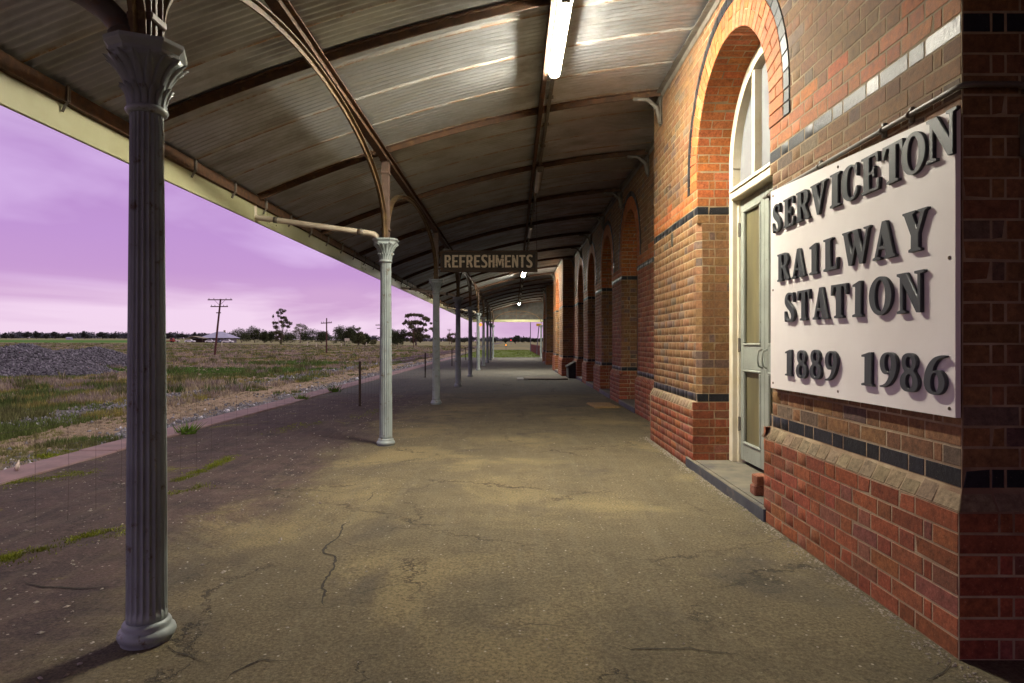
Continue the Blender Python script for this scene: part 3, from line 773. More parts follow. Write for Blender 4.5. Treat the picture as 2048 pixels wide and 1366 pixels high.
def rafters():
    sec = [(-.030, 0), (.030, 0), (.030, -.012), (.006, -.012), (.006, -.075), (-.006, -.075), (-.006, -.012), (-.030, -.012)]
    xs = np.linspace(-3.20, 2.25, 20)
    b = MB(); b.sweep([(x, 0, rz(x)-.014) for x in xs], [(a*1.15, -c) for a, c in sec], side=(0, 1, 0)); me = b.mesh('rafter', M_RUST)
    for k in range(-10, 19):
        y = COLY[0]+2.62*k
        if -6.5 < y < YEND: csub(put('rafter', me, None, (0, y, 0)))
    # cast wall brackets at the rafters over the bays
    b = MB(); b.tube([(XW-.36, 0, rz(XW-.36)-.09), (XW-.18, 0, rz(XW-.18)-.12), (XW-.06, 0, rz(XW)-.24), (XW-.025, 0, rz(XW)-.42)], [.022, .028, .032, .028], 8); b.box(XW-.03, XW, -.05, .05, rz(XW)-.46, rz(XW)-.10, .01)
    mb = b.mesh('wall_bracket', M_BATTEN, True)
    for k in range(-1, 19):
        y = COLY[0]+2.62*k
        for a, c, _ in BAYS:
            if a+.05 < y < c and not any(abs(y-q) < 1.25 for q in _): csub(put('wall_bracket', mb, None, (0, y, 0)))
        for a, c, _ in RECESS:
            if a+.05 < y < c and y > 3: csub(put('wall_bracket', mb, None, (XR-XW, y, (rz(XR)-rz(XW)))))
rafters()
def beams():
    b = MB(); z1 = rz(COLX)-.085; L = 5.24
    b.box(-.045, .045, .0, L, -.012, 0); b.box(-.006, .006, 0, L, -.10, -.012); b.box(-.045, .045, 0, L, -.112, -.10)
    me = b.mesh('beam', M_RUST)
    for k in range(-5, 9):
        y = COLY[0]+5.24*k
        if y > -7.8: csub(put('beam', me, None, (COLX, y, z1)))
    # elliptical T-iron arches between the columns
    b = MB(); n = 40; cap = 2.575; rise = z1-.112-cap-.012
    pts = [(0, 2.62-2.56*math.cos(math.pi*i/n), cap+rise*math.sin(math.pi*i/n)**.80) for i in range(n+1)]
    sec = [(-.036, 0), (.036, 0), (.036, .010), (.006, .010), (.006, .05), (-.006, .05), (-.006, .010), (-.036, .010)]
    b.sweep(pts, [(a, -c) for a, c in sec], side=(1, 0, 0)); me2 = b.mesh('arch_brace', M_RUSTPAINT)
    for k in range(-2, 9): csub(put('arch_brace', me2, None, (COLX, COLY[0]+5.24*k, 0)))
beams()
def fascia():
    for k in range(-2, 10):
        y0 = COLY[0]+5.24*k+.55; y1 = min(y0+5.24, YEND)
        if y0 > YEND-.2: continue
        b = MB(); b.box(-3.262, -3.232, y0+.002, y1-.002, 2.80, 3.005, .004); csub(b.build('fascia_board', M_FASCIA))
        b = MB(); b.box(-3.232, -3.226, y0-.18, y0+.18, 2.84, 2.985)
        for dy in (-.12, .12):
            for z in (2.875, 2.95): b.tube([(-3.226, y0+dy, z), (-3.212, y0+dy, z)], .011, 6)
        if y0 > -8: csub(b.build('splice_plate', M_FASCIA))
    b = MB(); b.box(-3.29, -3.19, -6.5, YEND, 3.006, 3.016); b.box(-3.20, -3.19, -6.5, YEND, 3.016, 3.115); csub(b.build('edge_angle', M_RUST))
    b = MB(); n = 8; ring = [(-3.35+.085*math.cos(math.pi+math.pi*i/n), 3.08+.085*math.sin(math.pi+math.pi*i/n)) for i in range(n+1)]
    for p, q in zip(ring, ring[1:]): b.add([(p[0], -9, p[1]), (q[0], -9, q[1]), (q[0], YEND, q[1]), (p[0], YEND, p[1])], [(0, 1, 2, 3)])
    csub(b.build('gutter', M_FASCIA, smooth=True))
    b = MB(); b.tube([(-3.18, 0, 3.13), (-3.18, 0, 3.01), (-3.20, 0, 2.985), (-3.222, 0, 2.94)], [.012]*4, 4); b.box(-3.186, -3.172, -.018, .018, 3.01, 3.12)
    me = b.mesh('gutter_strap', M_BATTEN)
    y = -8.3
    while y < YEND: csub(put('gutter_strap', me, None, (0, y, 0))); y += .92
    b = MB(); b.box(-.02, .02, -6.5, YEND, -.07, -.062); b.box(.012, .02, -6.5, YEND, -.062, 0)
    for a, c, _ in BAYS:
        b = MB(); b.box(XW-.07, XW-.006, a, c, rz(XW)-.055, rz(XW)-.045); b.box(XW-.014, XW-.006, a, c, rz(XW)-.125, rz(XW)-.055); csub(b.build('wall_plate', M_BATTEN))
    for a, c, _ in RECESS:
        b = MB(); b.box(XR-.07, XR-.006, a, c, rz(XR)-.055, rz(XR)-.045); b.box(XR-.014, XR-.006, a, c, rz(XR)-.125, rz(XR)-.055); csub(b.build('wall_plate', M_BATTEN))
fascia()
def column_meshes():
    NF = 20; n = NF*8
    def flute(r, z, t, i):
        u = (t*NF/(2*math.pi)) % 1.0
        return r-(.0135*max(0., math.sin(math.pi*u)-.16)**.6 if .04 < z-.10 and z < 2.285 else 0)*(1.0)
    b = MB(); prof = [(.081, .085), (.081, .12), (.0805, .15), (.079, .6), (.075, 1.2), (.070, 1.8), (.066, 2.25), (.066, 2.27), (.066, 2.30)]
    b.lathe(prof, n, mod=flute); shaft = b.mesh('shaft', M_COLUMN, True)
    b = MB(); b.lathe([(.10, -.03), (.102, .0), (.102, .010), (.110, .018), (.116, .034), (.110, .052), (.100, .058), (.095, .066), (.097, .076), (.092, .086), (.082, .092)], 40); base = b.mesh('base', M_COLUMN, True)
    b = MB(); b.lathe([(.071, 2.285), (.080, 2.292), (.085, 2.303), (.080, 2.314), (.074, 2.318)], 40)
    def bell(s): return .064+.012*s+.072*s**2.6
    b.lathe([(bell(i/10)-.003, 2.316+.205*i/10) for i in range(11)], 48)
    def leaf(t0, wid, s0, s1, proud, curl, n=8):
        vs = []; fs = []
        for i in range(n+1):
            f = i/n; s = s0+(s1-s0)*f; r = bell(s)+proud+curl*f**3
            hw = wid*(1-.15*f) if f < .55 else wid*(1-.15*.55)*math.sqrt(max(0, 1-((f-.55)/.45)**2))
            z = 2.316+.205*s
            for k, (a, dr) in enumerate(((-1, -.010), (-.5, .005), (0, -.005), (.5, .005), (1, -.010))):
                t = t0+a*hw/max(r, .05); vs.append(((r+dr)*math.cos(t), (r+dr)*math.sin(t), z))
        for i in range(n):
            for k in range(4): fs.append((i*5+k, i*5+k+1, (i+1)*5+k+1, (i+1)*5+k))
        b.add(vs, fs)
    for k in range(16):
        leaf(2*math.pi*k/16, .0150, .0, .42, .008, .020)
        leaf(2*math.pi*(k+.5)/16, .0185, .25, .98, .005, .012)
    leaves = b.mesh('capital', M_COLUMN, True)
    b = MB()
    def octa(w, z, cutf=.46):
        c = w*cutf; p = []
        for sx, sy in ((1, 1), (-1, 1), (-1, -1), (1, -1)):
            q = [(sx*w, sy*(w-c)), (sx*(w-c), sy*w)]
            p += q if sx*sy > 0 else q[::-1]
        return [(x, y, z) for x, y in p]
    prof = [(.128, 2.515), (.133, 2.522), (.133, 2.538), (.139, 2.546), (.148, 2.556), (.151, 2.562), (.151, 2.578), (.132, 2.582)]
    vs = []
    for w, z in prof: vs += octa(w, z)
    fs = [tuple(range(7, -1, -1)), tuple(range(8*(len(prof)-1), 8*len(prof)))]
    for i in range(len(prof)-1):
        for k in range(8): fs.append((i*8+k, i*8+(k+1) % 8, (i+1)*8+(k+1) % 8, (i+1)*8+k))
    b.add(vs, fs); abacus = b.mesh('abacus', M_COLUMN)
    zt = rz(COLX)-.20
    b = MB(); b.box(-.008, .008, -.042, .042, 2.58, zt); b.box(-.042, -.008, -.008, .008, 2.58, zt); b.box(.008, .042, -.008, .008, 2.58, zt)
    b.box(-.045, .045, -.048, -.042, 2.58, zt); b.box(-.045, .045, .042, .048, 2.58, zt)
    for z in (2.68, zt-.16): b.box(-.056, .056, -.06, .06, z, z+.035, .005)
    b.box(-.06, .06, -.08, .08, zt, zt+.012)
    post = b.mesh('top_post', M_BROWNPAINT)
    return shaft, base, leaves, abacus, post
def columns():
    S, B, C, A, P = column_meshes()
    for k, y in enumerate(COLY):
        e = cpart('column', (COLX, y, 0)); e.rotation_euler = (0, 0, R(4*k))
        for nm, me in (('shaft', S), ('base', B), ('capital', C), ('abacus', A), ('top_post', P)): 
            o = put(nm, me, e)
            if nm in ('abacus', 'top_post'): o.rotation_euler = (0, 0, R(-4*k+(22 if nm == 'abacus' and k == 0 else 0)))
        f = MB(); f.lathe([(.09, -.05), (.10, -.03), (.085, -.02)], 16) 
        f.build('footing', M_RUST, e)
    e = cpart('column', (2.16, 50.2, 0))
    for nm, me in (('shaft', S), ('base', B), ('capital', C), ('abacus', A)): put(nm, me, e)
columns()
def downpipes():
    def arc(p, q, r, n=5): return []
    for k in (1, 3, 5):
        y = COLY[k]-.01
        pts = [(-3.25, y, 3.02), (-3.25, y, 2.90), (-3.24, y, 2.865), (-3.20, y, 2.845), (-3.1, y, 2.838), (-1.80, y, 2.655), (-1.74, y, 2.64), (-1.705, y, 2.615), (-1.695, y, 2.56)]
        b = MB(); b.tube(pts, .035, 12); o = csub(b.build('downpipe', M_PIPE, smooth=True))
        c = MB(); c.tube([(-1.95, y, 2.676), (-1.88, y, 2.666)], .042, 12); put('pipe_collar', c.mesh('pipe_collar', M_CONDUIT, True), o)
        c = MB(); c.tube([(-3.0, y, 2.8235), (-2.95, y, 2.8165)], .040, 12); put('pipe_collar', c.mesh('pipe_collar', M_CONDUIT, True), o)
    y = COLY[0]-.03
    pts = [(-1.665, y, 2.56), (-1.672, y, 2.61), (-1.70, y, 2.67), (-1.76, y, 2.735), (-1.85, y, 2.80), (-2.0, y, 2.87), (-2.2, y, 2.915), (-3.1, y, 3.0), (-3.25, y, 3.03)]
    b = MB(); b.tube(pts, .052, 16); o = csub(b.build('downpipe', M_IRONPIPE, smooth=True))
    c = MB(); c.tube([(-1.666, y, 2.585), (-1.68, y, 2.635)], .066, 16); put('pipe_collar', c.mesh('pipe_collar', M_IRONPIPE, True), o)
downpipes()
def gable():
    y = YEND-.3; zb = 2.82
    m = M('gable_iron', (.060, .060, .055), (.035, .032, .028), 3, .9, third=(.06, .035, .02), tscale=5)
    vs = []; fs = []; n = int(5.8/.0762*6)
    for j in range(n+1):
        x = -3.2+j*.0762/6; d = .0085*math.cos(2*math.pi*j/6)
        vs += [(x, y+d, zb+.1), (x, y+d, rz(x)-.02)]
    fs = [(2*j, 2*j+2, 2*j+3, 2*j+1) for j in range(n)]
    b = MB(); b.add(vs, fs); csub(b.build('gable_sheet', m, smooth=True))
    b = MB(); b.box(-3.2, 2.55, y-.09, y-.02, zb, zb+.2, .01); csub(b.build('gable_beam', M_FASCIA))
    b = MB(); b.box(-3.2, 2.2, y-.05, y-.02, 3.40, 3.46); b.box(.2, .26, y-.05, y-.02, 2.85, rz(.2)-.1); csub(b.build('gable_rail', M_WOODDARK))
    b = MB(); n = 24; b.sweep([(.30+1.85*math.cos(math.pi*i/n), y-.12, 2.72+.95*math.sin(math.pi*i/n)) for i in range(n+1)], [(-.03, 0), (.03, 0), (.03, .05), (-.03, .05)], side=(0, 1, 0))
    csub(b.build('gable_arch', M_RUSTPAINT))
gable()

# ------------------------------------------------------------------ lights under the canopy
LX = .43; LZ = rz(.43)-.10
def light_fixture(y, lit, label):
    t = thing('strip_light', label, 'light', (LX, y, LZ), 0, 'strip lights under the canopy')
    b = MB(); b.box(-.065, .065, -.76, .76, -.05, .0, .006); b.build('batten', M_BATTEN, t)
    n = 12; b = MB(); r = .054; pr = [(r*math.cos(t_), -.0505+r*.82*math.sin(t_)) for t_ in np.linspace(math.pi, 2*math.pi, n)]
    vs = [(x, yy, z) for yy in (-.735, .735) for x, z in pr]
    b.add(vs, [(i, (i+1) % n, n+(i+1) % n, n+i) for i in range(n)]+[tuple(range(n)), tuple(range(n, 2*n))])
    b.build('tube', M_LIT if lit else M_UNLIT, t, smooth=False)
    for s in (-1, 1): b = MB(); b.box(-.04, .04, s*.75-.015, s*.75+.015, -.09, -.0505, .006); b.build('end_cap', M_BATTEN, t)
names = ['glowing white strip light nearest the camera over the arched door', 'unlit strip light, first one beyond the glowing nearest light', 'unlit strip light above the refreshments sign', 'unlit strip light just before the middle glowing light',
         'small glowing strip light seen just below the refreshments sign', 'unlit strip light, first one beyond the middle glowing light', 'unlit strip light midway between the two far glowing lights', 'unlit strip light, last one before the far gable light', 'farthest glowing strip light in front of the corrugated gable']
for k in range(9): light_fixture(6.0+5.24*k, k % 4 == 0, names[k])
def roof_conduit():
    b = MB(); b.box(LX-.022, LX+.022, -6, YEND-.5, LZ+.001, LZ+.031, .004)
    for k in range(60):
        y = -5.6+k*.94; b.box(LX-.04, LX+.04, y-.012, y+.012, LZ-.002, LZ+.034)
    tag(b.build('cable_tray', M_BATTEN), 'narrow metal cable tray running under the canopy roof between the strip lights', 'cable tray')
    b = MB(); b.box(LX-.12, LX-.075, -6.5, YEND-.4, LZ-.062, rz(LX-.1)-.015); csub(b.build('purlin', M_RUST))
roof_conduit()

# ------------------------------------------------------------------ the station name board with raised letters
def chaikin(p, it=2):
    for _ in range(it):
        q = []
        for a, b in zip(p, p[1:]+p[:1]):
            q += [(a[0]*.75+b[0]*.25, a[1]*.75+b[1]*.25), (a[0]*.25+b[0]*.75, a[1]*.25+b[1]*.75)]
        p = q
    return p
def ell(cx, cy, rx, ry, n=40): return [(cx+rx*math.cos(2*math.pi*i/n), cy+ry*math.sin(2*math.pi*i/n)) for i in range(n)]
SIX = [(.98, 1), (.7, .98), (.4, .9), (.14, .68), (.0, .38), (.06, .14), (.24, .02), (.5, -.01), (.78, .03), (.95, .16), (1, .34), (.92, .52), (.76, .62), (.58, .62), (.44, .56), (.48, .7), (.62, .84), (.8, .92), (1.0, .94)]
G = {
 'E': [[(0, 0), (.95, 0), (1, .3), (.9, .3), (.82, .08), (.45, .07), (.45, .47), (.6, .47), (.66, .36), (.73, .36), (.73, .66), (.66, .66), (.6, .54), (.45, .54), (.45, .93), (.78, .93), (.86, .74), (.94, .74), (.92, 1), (0, 1), (0, .94), (.13, .92), (.13, .08), (0, .06)]],
 'I': [[(0, 0), (1, 0), (1, .06), (.8, .09), (.8, .91), (1, .94), (1, 1), (0, 1), (0, .94), (.2, .91), (.2, .09), (0, .06)]],
 '1': [[(0, 0), (1, 0), (1, .06), (.86, .09), (.86, 1), (.68, 1), (0, .91), (0, .85), (.28, .85), (.28, .09), (0, .06)]],
 'T': [[(.22, 0), (.78, 0), (.78, .06), (.66, .09), (.66, .92), (.8, .92), (.92, .68), (1, .68), (.98, 1), (.02, 1), (0, .68), (.08, .68), (.2, .92), (.34, .92), (.34, .09), (.22, .06)]],
 'L': [[(0, 0), (.95, 0), (1, .35), (.92, .35), (.8, .1), (.5, .08), (.5, .91), (.64, .94), (.64, 1), (0, 1), (0, .94), (.14, .91), (.14, .09), (0, .06)]],
 'V': [[(0, 1), (0, .95), (.08, .92), (.42, 0), (.56, 0), (.89, .92), (1, .95), (1, 1), (.62, 1), (.62, .95), (.75, .92), (.57, .32), (.40, .92), (.52, .95), (.52, 1)]],
 'Y': [[(.26, 0), (.76, 0), (.76, .06), (.66, .09), (.66, .42), (.9, .92), (1, .95), (1, 1), (.62, 1), (.62, .95), (.75, .92), (.58, .55), (.42, .92), (.53, .95), (.53, 1), (0, 1), (0, .95), (.07, .92), (.36, .4), (.36, .09), (.26, .06)]],
 'A': [[(0, 0), (.36, 0), (.36, .06), (.23, .09), (.29, .26), (.54, .26), (.60, .09), (.52, .06), (.52, 0), (1, 0), (1, .06), (.92, .09), (.60, 1), (.42, 1), (.1, .09), (0, .06)], [(.32, .35), (.51, .35), (.42, .68)]],
 'N': [[(0, 0), (.34, 0), (.34, .06), (.23, .09), (.23, .74), (.72, 0), (.88, 0), (.88, .91), (1, .94), (1, 1), (.66, 1), (.66, .94), (.77, .91), (.77, .36), (.36, 1), (0, 1), (0, .94), (.12, .89), (.12, .09), (0, .06)]],
 'W': [[(0, 1), (0, .95), (.05, .92), (.25, 0), (.37, 0), (.505, .52), (.64, 0), (.76, 0), (.95, .92), (1, .95), (1, 1), (.78, 1), (.78, .95), (.865, .92), (.735, .33), (.60, .95), (.60, 1), (.36, 1), (.36, .95), (.43, .92), (.462, .74), (.355, .33), (.22, .92), (.30, .95), (.30, 1)]],
 'R': [[(0, 0), (.46, 0), (.46, .06), (.38, .09), (.38, .46), (.46, .46), (.70, 0), (1, 0), (1, .06), (.93, .08), (.70, .50), (.84, .58), (.92, .70), (.91, .84), (.82, .95), (.66, 1), (0, 1), (0, .94), (.1, .91), (.1, .09), (0, .06)], [(.38, .54), (.52, .55), (.62, .63), (.64, .74), (.61, .86), (.52, .93), (.38, .93)]],
 'O': [ell(.5, .5, .5, .51), ell(.5, .5, .23, .41)],
 'C': [chaikin([(.94, 1), (.96, .62), (.88, .62), (.8, .84), (.66, .94), (.52, .93), (.4, .8), (.35, .5), (.4, .2), (.53, .07), (.68, .08), (.82, .18), (.9, .36), (1, .33), (.94, .12), (.78, 0), (.55, -.02), (.3, .03), (.08, .2), (-.02, .48), (.05, .78), (.24, .97), (.48, 1.02), (.68, .99), (.80, .93), (.86, 1)], 2)],
 'S': [chaikin([(.86, 1), (.89, .66), (.8, .66), (.72, .84), (.56, .94), (.4, .93), (.32, .82), (.38, .72), (.6, .59), (.86, .45), (1.0, .28), (.94, .09), (.76, 0), (.52, -.02), (.3, .01), (.18, .07), (.12, 0), (.03, 0), (0, .37), (.08, .37), (.18, .18), (.36, .06), (.56, .055), (.66, .14), (.64, .25), (.5, .36), (.2, .5), (.03, .66), (.05, .85), (.2, .98), (.42, 1.02), (.62, .99), (.74, .93), (.79, 1)], 2)],
 '8': [chaikin([(.5, 1.02), (.76, .98), (.92, .84), (.89, .66), (.74, .54), (.92, .44), (1.03, .27), (.96, .08), (.76, -.01), (.5, -.02), (.24, -.01), (.04, .08), (-.03, .26), (.07, .43), (.28, .52), (.12, .62), (.08, .78), (.13, .92), (.28, .99)], 2), ell(.5, .76, .16, .155), ell(.5, .26, .19, .19)],
 '6': [chaikin(SIX, 2), ell(.52, .30, .18, .24)],
 '9': [chaikin([(1-x, 1-y) for x, y in SIX], 2), ell(.48, .70, .18, .24)],
}
def glyph_mesh(ch, w, h, ext, bev, name):
    cu = bpy.data.curves.new('g', 'CURVE'); cu.dimensions = '2D'; cu.fill_mode = 'BOTH'; cu.extrude = ext/2-bev; cu.bevel_depth = bev; cu.bevel_resolution = 0; cu.offset = -bev
    for poly in G[ch]:
        sp = cu.splines.new('POLY'); sp.points.add(len(poly)-1); sp.use_cyclic_u = True
        for p, (x, y) in zip(sp.points, poly): p.co = (x*w, y*h, 0, 1)
    o = bpy.data.objects.new('g', cu); me = bpy.data.meshes.new_from_object(o); bpy.data.objects.remove(o); bpy.data.curves.remove(cu)
    me.name = name; return me
def name_board():
    xb = 1.822
    t = thing('name_board', 'white station name board with raised dark letters reading SERVICETON RAILWAY STATION 1889 1986', 'sign', (xb, 3.6, .98))
    b = MB(); pts = [(2.645, .985), (4.545, .972), (4.545, 2.362), (2.645, 2.262)]
    vs = [(xb, y, z) for y, z in pts]+[(xb+.022, y, z) for y, z in pts]
    b.add(vs, [(0, 1, 2, 3), (4, 5, 6, 7), (0, 1, 5, 4), (1, 2, 6, 5), (2, 3, 7, 6), (3, 0, 4, 7)])
    o = b.build('board', M_BOARD); o.parent = t; o.matrix_parent_inverse = Matrix.Translation((-xb, -3.6, -.98))
    for yy, zz in ((2.68, 1.02), (4.50, 1.01), (4.50, 2.32), (2.68, 2.22), (3.6, 1.02), (3.6, 2.28), (2.68, 1.65), (4.50, 1.66)):
        q = MB(); q.tube([(xb-.003, yy, zz), (xb+.002, yy, zz)], .008, 8); oq = q.build('screw', M_RUST); oq.parent = t; oq.matrix_parent_inverse = Matrix.Translation((-xb, -3.6, -.98))
    rows = [
     ('SERVICETON', [(4.47, 4.33), (4.29, 4.13), (4.10, 3.915), (3.90, 3.70), (3.66, 3.55), (3.535, 3.36), (3.33, 3.165), (3.14, 2.972), (2.985, 2.81), (2.806, 2.612)], 2.055, 2.243, .0),
     ('RA1LWAY', [(4.39, 4.205), (4.164, 3.970), (3.915, 3.811), (3.736, 3.572), (3.525, 3.250), (3.225, 3.032), (2.979, 2.80)], 1.705, 1.890, .0),
     ('STAT1ON', [(4.276, 4.115), (4.081, 3.911), (3.871, 3.677), (3.651, 3.475), (3.418, 3.322), (3.257, 3.062), (3.02, 2.819)], 1.430, 1.618, .0),
     ('18891986', [(4.265, 4.165), (4.098, 3.955), (3.909, 3.767), (3.72, 3.575), (3.329, 3.225), (3.163, 3.018), (2.995, 2.862), (2.826, 2.682)], 1.073, 1.246, .0)]
    rot = Matrix(((0, 0, -1, 0), (-1, 0, 0, 0), (0, 1, 0, 0), (0, 0, 0, 1)))
    for txt, cells, z0, z1, _ in rows:
        for ch, (ya, yb) in zip(txt, cells):
            me = glyph_mesh(ch, ya-yb, z1-z0, .018, .0012, 'letter'); me.materials.append(M_LETTER)
            o = bpy.data.objects.new('letter' if ch.isalpha() else 'numeral', me); COL.objects.link(o)
            tilt = Matrix.Rotation(random.uniform(-.012, .012), 4, 'X')
            o.parent = t; o.matrix_parent_inverse = Matrix.Translation((-xb, -3.6, -.98))
            o.matrix_basis = Matrix.Translation((xb-.0092, ya, z0+random.uniform(-.002, .003)+(.016 if ch == 'N' and txt[0] == 'S' and txt[1] == 'E' else 0))) @ tilt @ rot
name_board()
def wall_conduit():
    z = 2.352; x = XW-.022
    b = MB(); b.tube([(x, 4.70, z), (x, 2.70, z), (x, 2.655, z), (x+.012, 2.63, z), (x+.045, 2.622, z), (2.06, 2.622, z), (2.10, 2.622, z-.01), (2.118, 2.622, z-.04), (2.12, 2.622, z-.12), (2.12, 2.622, .9)], .0125, 10)
    for y in (4.62, 3.86, 3.20, 2.98): b.tube([(x, y-.012, z), (x, y+.012, z)], .017, 10); b.box(x+.004, XW+.002, y-.011, y+.011, z-.035, z+.035)
    o = b.build('wall_conduit', M_CONDUIT, smooth=True); tag(o, 'thin metal conduit pipe clipped to the brick wall just above the name board', 'conduit')
    b = MB(); b.box(2.09, 2.15, 2.585, 2.655, 2.06, 2.24, .008); b.build('junction_box', M_CONDUIT, o)
wall_conduit()

# ------------------------------------------------------------------ hanging refreshments sign
def refreshments():
    y = COLY[2]; x0, x1, z0, z1 = -1.515, .50, 2.735, 3.185
    t = thing('refreshments_sign', 'dark hanging timber sign reading REFRESHMENTS in worn cream capitals', 'sign', (x0, y, z0)); T = Matrix.Translation((-x0, -y, -z0))
    def pt(o): o.parent = t; o.matrix_parent_inverse = T; return o
    b = MB(); b.box(x0+.03, x1-.03, y-.012, y+.012, z0+.03, z1-.03); pt(b.build('panel', M_SIGNBLACK))
    b = MB(); b.box(x0, x1, y-.028, y+.028, z1-.045, z1, .008); b.box(x0, x1, y-.028, y+.028, z0, z0+.045, .008); b.box(x0, x0+.045, y-.027, y+.027, z0+.045, z1-.045, .006); b.box(x1-.045, x1, y-.027, y+.027, z0+.045, z1-.045, .006)
    pt(b.build('frame', M_WOODDARK))
    b = MB()
    for (a, c, e, f) in ((x0+.06, x1-.06, z1-.075, z1-.062), (x0+.06, x1-.06, z0+.062, z0+.075)): b.box(a, c, y-.018, y-.012, e, f)
    pt(b.build('bead', M_WOODDARK))
    BL = {'R': [[(0, 0), (.3, 0), (.3, .42), (.42, .42), (.66, 0), (1, 0), (.72, .46), (.88, .56), (.96, .74), (.88, .92), (.68, 1), (0, 1)], [(.3, .58), (.52, .59), (.62, .66), (.64, .74), (.6, .82), (.5, .86), (.3, .86)]],
     'E': [[(0, 0), (1, 0), (1, .15), (.36, .15), (.36, .43), (.84, .43), (.84, .57), (.36, .57), (.36, .85), (1, .85), (1, 1), (0, 1)]], 'F': [[(0, 0), (.36, 0), (.36, .40), (.86, .40), (.86, .55), (.36, .55), (.36, .85), (1, .85), (1, 1), (0, 1)]],
     'S': [chaikin([(.98, .98), (.98, .80), (.74, .86), (.46, .87), (.34, .78), (.42, .66), (.84, .50), (1.02, .28), (.9, .06), (.6, -.03), (.25, -.02), (.0, .06), (.0, .24), (.3, .14), (.58, .13), (.68, .24), (.58, .36), (.16, .52), (-.02, .72), (.1, .95), (.4, 1.04), (.75, 1.03)], 2)],
     'H': [[(0, 0), (.34, 0), (.34, .42), (.66, .42), (.66, 0), (1, 0), (1, 1), (.66, 1), (.66, .57), (.34, .57), (.34, 1), (0, 1)]], 'M': [[(0, 0), (.25, 0), (.25, .62), (.44, .16), (.56, .16), (.75, .62), (.75, 0), (1, 0), (1, 1), (.74, 1), (.5, .46), (.26, 1), (0, 1)]],
     'N': [[(0, 0), (.3, 0), (.3, .58), (.68, 0), (1, 0), (1, 1), (.7, 1), (.7, .44), (.32, 1), (0, 1)]], 'T': [[(.32, 0), (.68, 0), (.68, .85), (1, .85), (1, 1), (0, 1), (0, .85), (.32, .85)]]}
    wd = {'M': 1.28, 'S': .98, 'R': 1.02, 'T': .95}; txt = 'REFRESHMENTS'; gp = .16; tot = sum(wd.get(c, .96) for c in txt)+gp*(len(txt)-1); k = 1.82/tot; xx = -1.425
    rot = Matrix(((1, 0, 0, 0), (0, 0, -1, 0), (0, 1, 0, 0), (0, 0, 0, 1)))
    for ch in txt:
        w = wd.get(ch, .96)*k; G['_'] = BL[ch]; me = glyph_mesh('_', w, .256, .006, .0004, 'letter'); me.materials.append(M_WORN)
        o = bpy.data.objects.new('letter', me); COL.objects.link(o); pt(o); o.matrix_basis = Matrix.Translation((xx, y-.0155, 2.832)) @ rot; xx += w+gp*k
    b = MB(); b.tube([(x1-.02, y, z1), (x1-.02, y, rz(x1)-.05)], .006, 6); pt(b.build('hanger_rod', M_IRONPIPE))
    for z in (z0+.05, z1-.07): b = MB(); b.box(x0-.06, x0+.06, y-.034, y-.028, z, z+.03); pt(b.build('bracket', M_RUST))
refreshments()

# ------------------------------------------------------------------ things on the platform
def loose_bricks():
    labs = ['weathered loose brick lying on top of another on the doorstep', 'weathered loose brick at the bottom, lying on the stone doorstep']
    for i, (z, rz_, dx) in enumerate(((.184, .32, .01), (.103, .18, 0))):
        b = MB(); vs = []; 
        b.box(-.055, .055, -.115, .115, 0, .078, .008)
        b.v = [(x+mnoise.noise((x*20, y*20, z*20+i))*.006, y+mnoise.noise((x*20+5, y*20, z*20+i))*.006, zz+(mnoise.noise((x*25, y*25+9, zz*20+i))*.005 if zz > .02 else 0)) for x, y, zz in b.v]
        b.c = [(*jit((.24, .10, .055), .12), .85)]*len(b.v)
        o = b.build('loose_brick', M_BRICK); o.location = (1.985+dx, 5.02, z); o.rotation_euler = (0, 0, rz_+1.35); tag(o, labs[i], 'brick', 'loose bricks on the doorstep')
loose_bricks()
def mat_():
    m = M('jute', (.34, .21, .08), (.20, .12, .045), 40, .95, bump=.8, bscale=120, third=(.26, .18, .09), tscale=14)
    b = MB(); nx, ny = 14, 22; W, L = .52, .95; vs = []
    for j in range(ny+1):
        for i in range(nx+1):
            x, y = (i/nx-.5)*W, (j/ny-.5)*L; e = min(i, nx-i, j, ny-j)
            vs.append((x+mnoise.noise((x*9, y*9, 2))*.015, y, (.004 if e == 0 else .03)+mnoise.noise((x*7, y*7, 0))*.012))
    b.add(vs, [(j*(nx+1)+i, j*(nx+1)+i+1, (j+1)*(nx+1)+i+1, (j+1)*(nx+1)+i) for j in range(ny) for i in range(nx)])
    o = b.build('doormat', m, smooth=True); o.location = (1.80, 12.9, .006); o.rotation_euler = (0, 0, .08); tag(o, 'frayed brown jute doormat on the platform outside a recessed doorway', 'doormat')
mat_()
def coal_box():
    m = M('black_box_paint', (.012, .011, .011), (.022, .02, .018), 6, .95)
    t = thing('storage_bin', 'black wooden bin with sloping lid standing against the brick wall', 'bin', (1.96, 23.1, 0))
    b = MB(); pr = [(-.02, 0), (.24, 0), (.24, .56), (-.02, .40)]
    vs = [(x, y, z) for y in (-.45, .45) for x, z in pr]
    b.add(vs, [(0, 1, 2, 3), (7, 6, 5, 4), (0, 4, 5, 1), (1, 5, 6, 2), (2, 6, 7, 3), (3, 7, 4, 0)]); b.build('body', m, t)
    b = MB(); b.obox((-.06, -.48, .385), (.31, 0, .19), (0, .96, 0), (-.012, 0, .024)); b.build('lid', m, t)
    t = thing('timber_hatch', 'flat weathered timber hatch set on the platform before the far brick bay', 'hatch', (1.1, 22.3, 0))
    for k in range(6):
        b = MB(); b.box(-.75, .75, k*.2-.6, k*.2-.41, .008, .045, .006); b.build('plank', M_WOODDARK, t)
    b = MB(); b.box(-.98, -.60, -.72, .66, .004, .022, .004); b.build('edge_strip', M_STONEGREY, t)
coal_box()

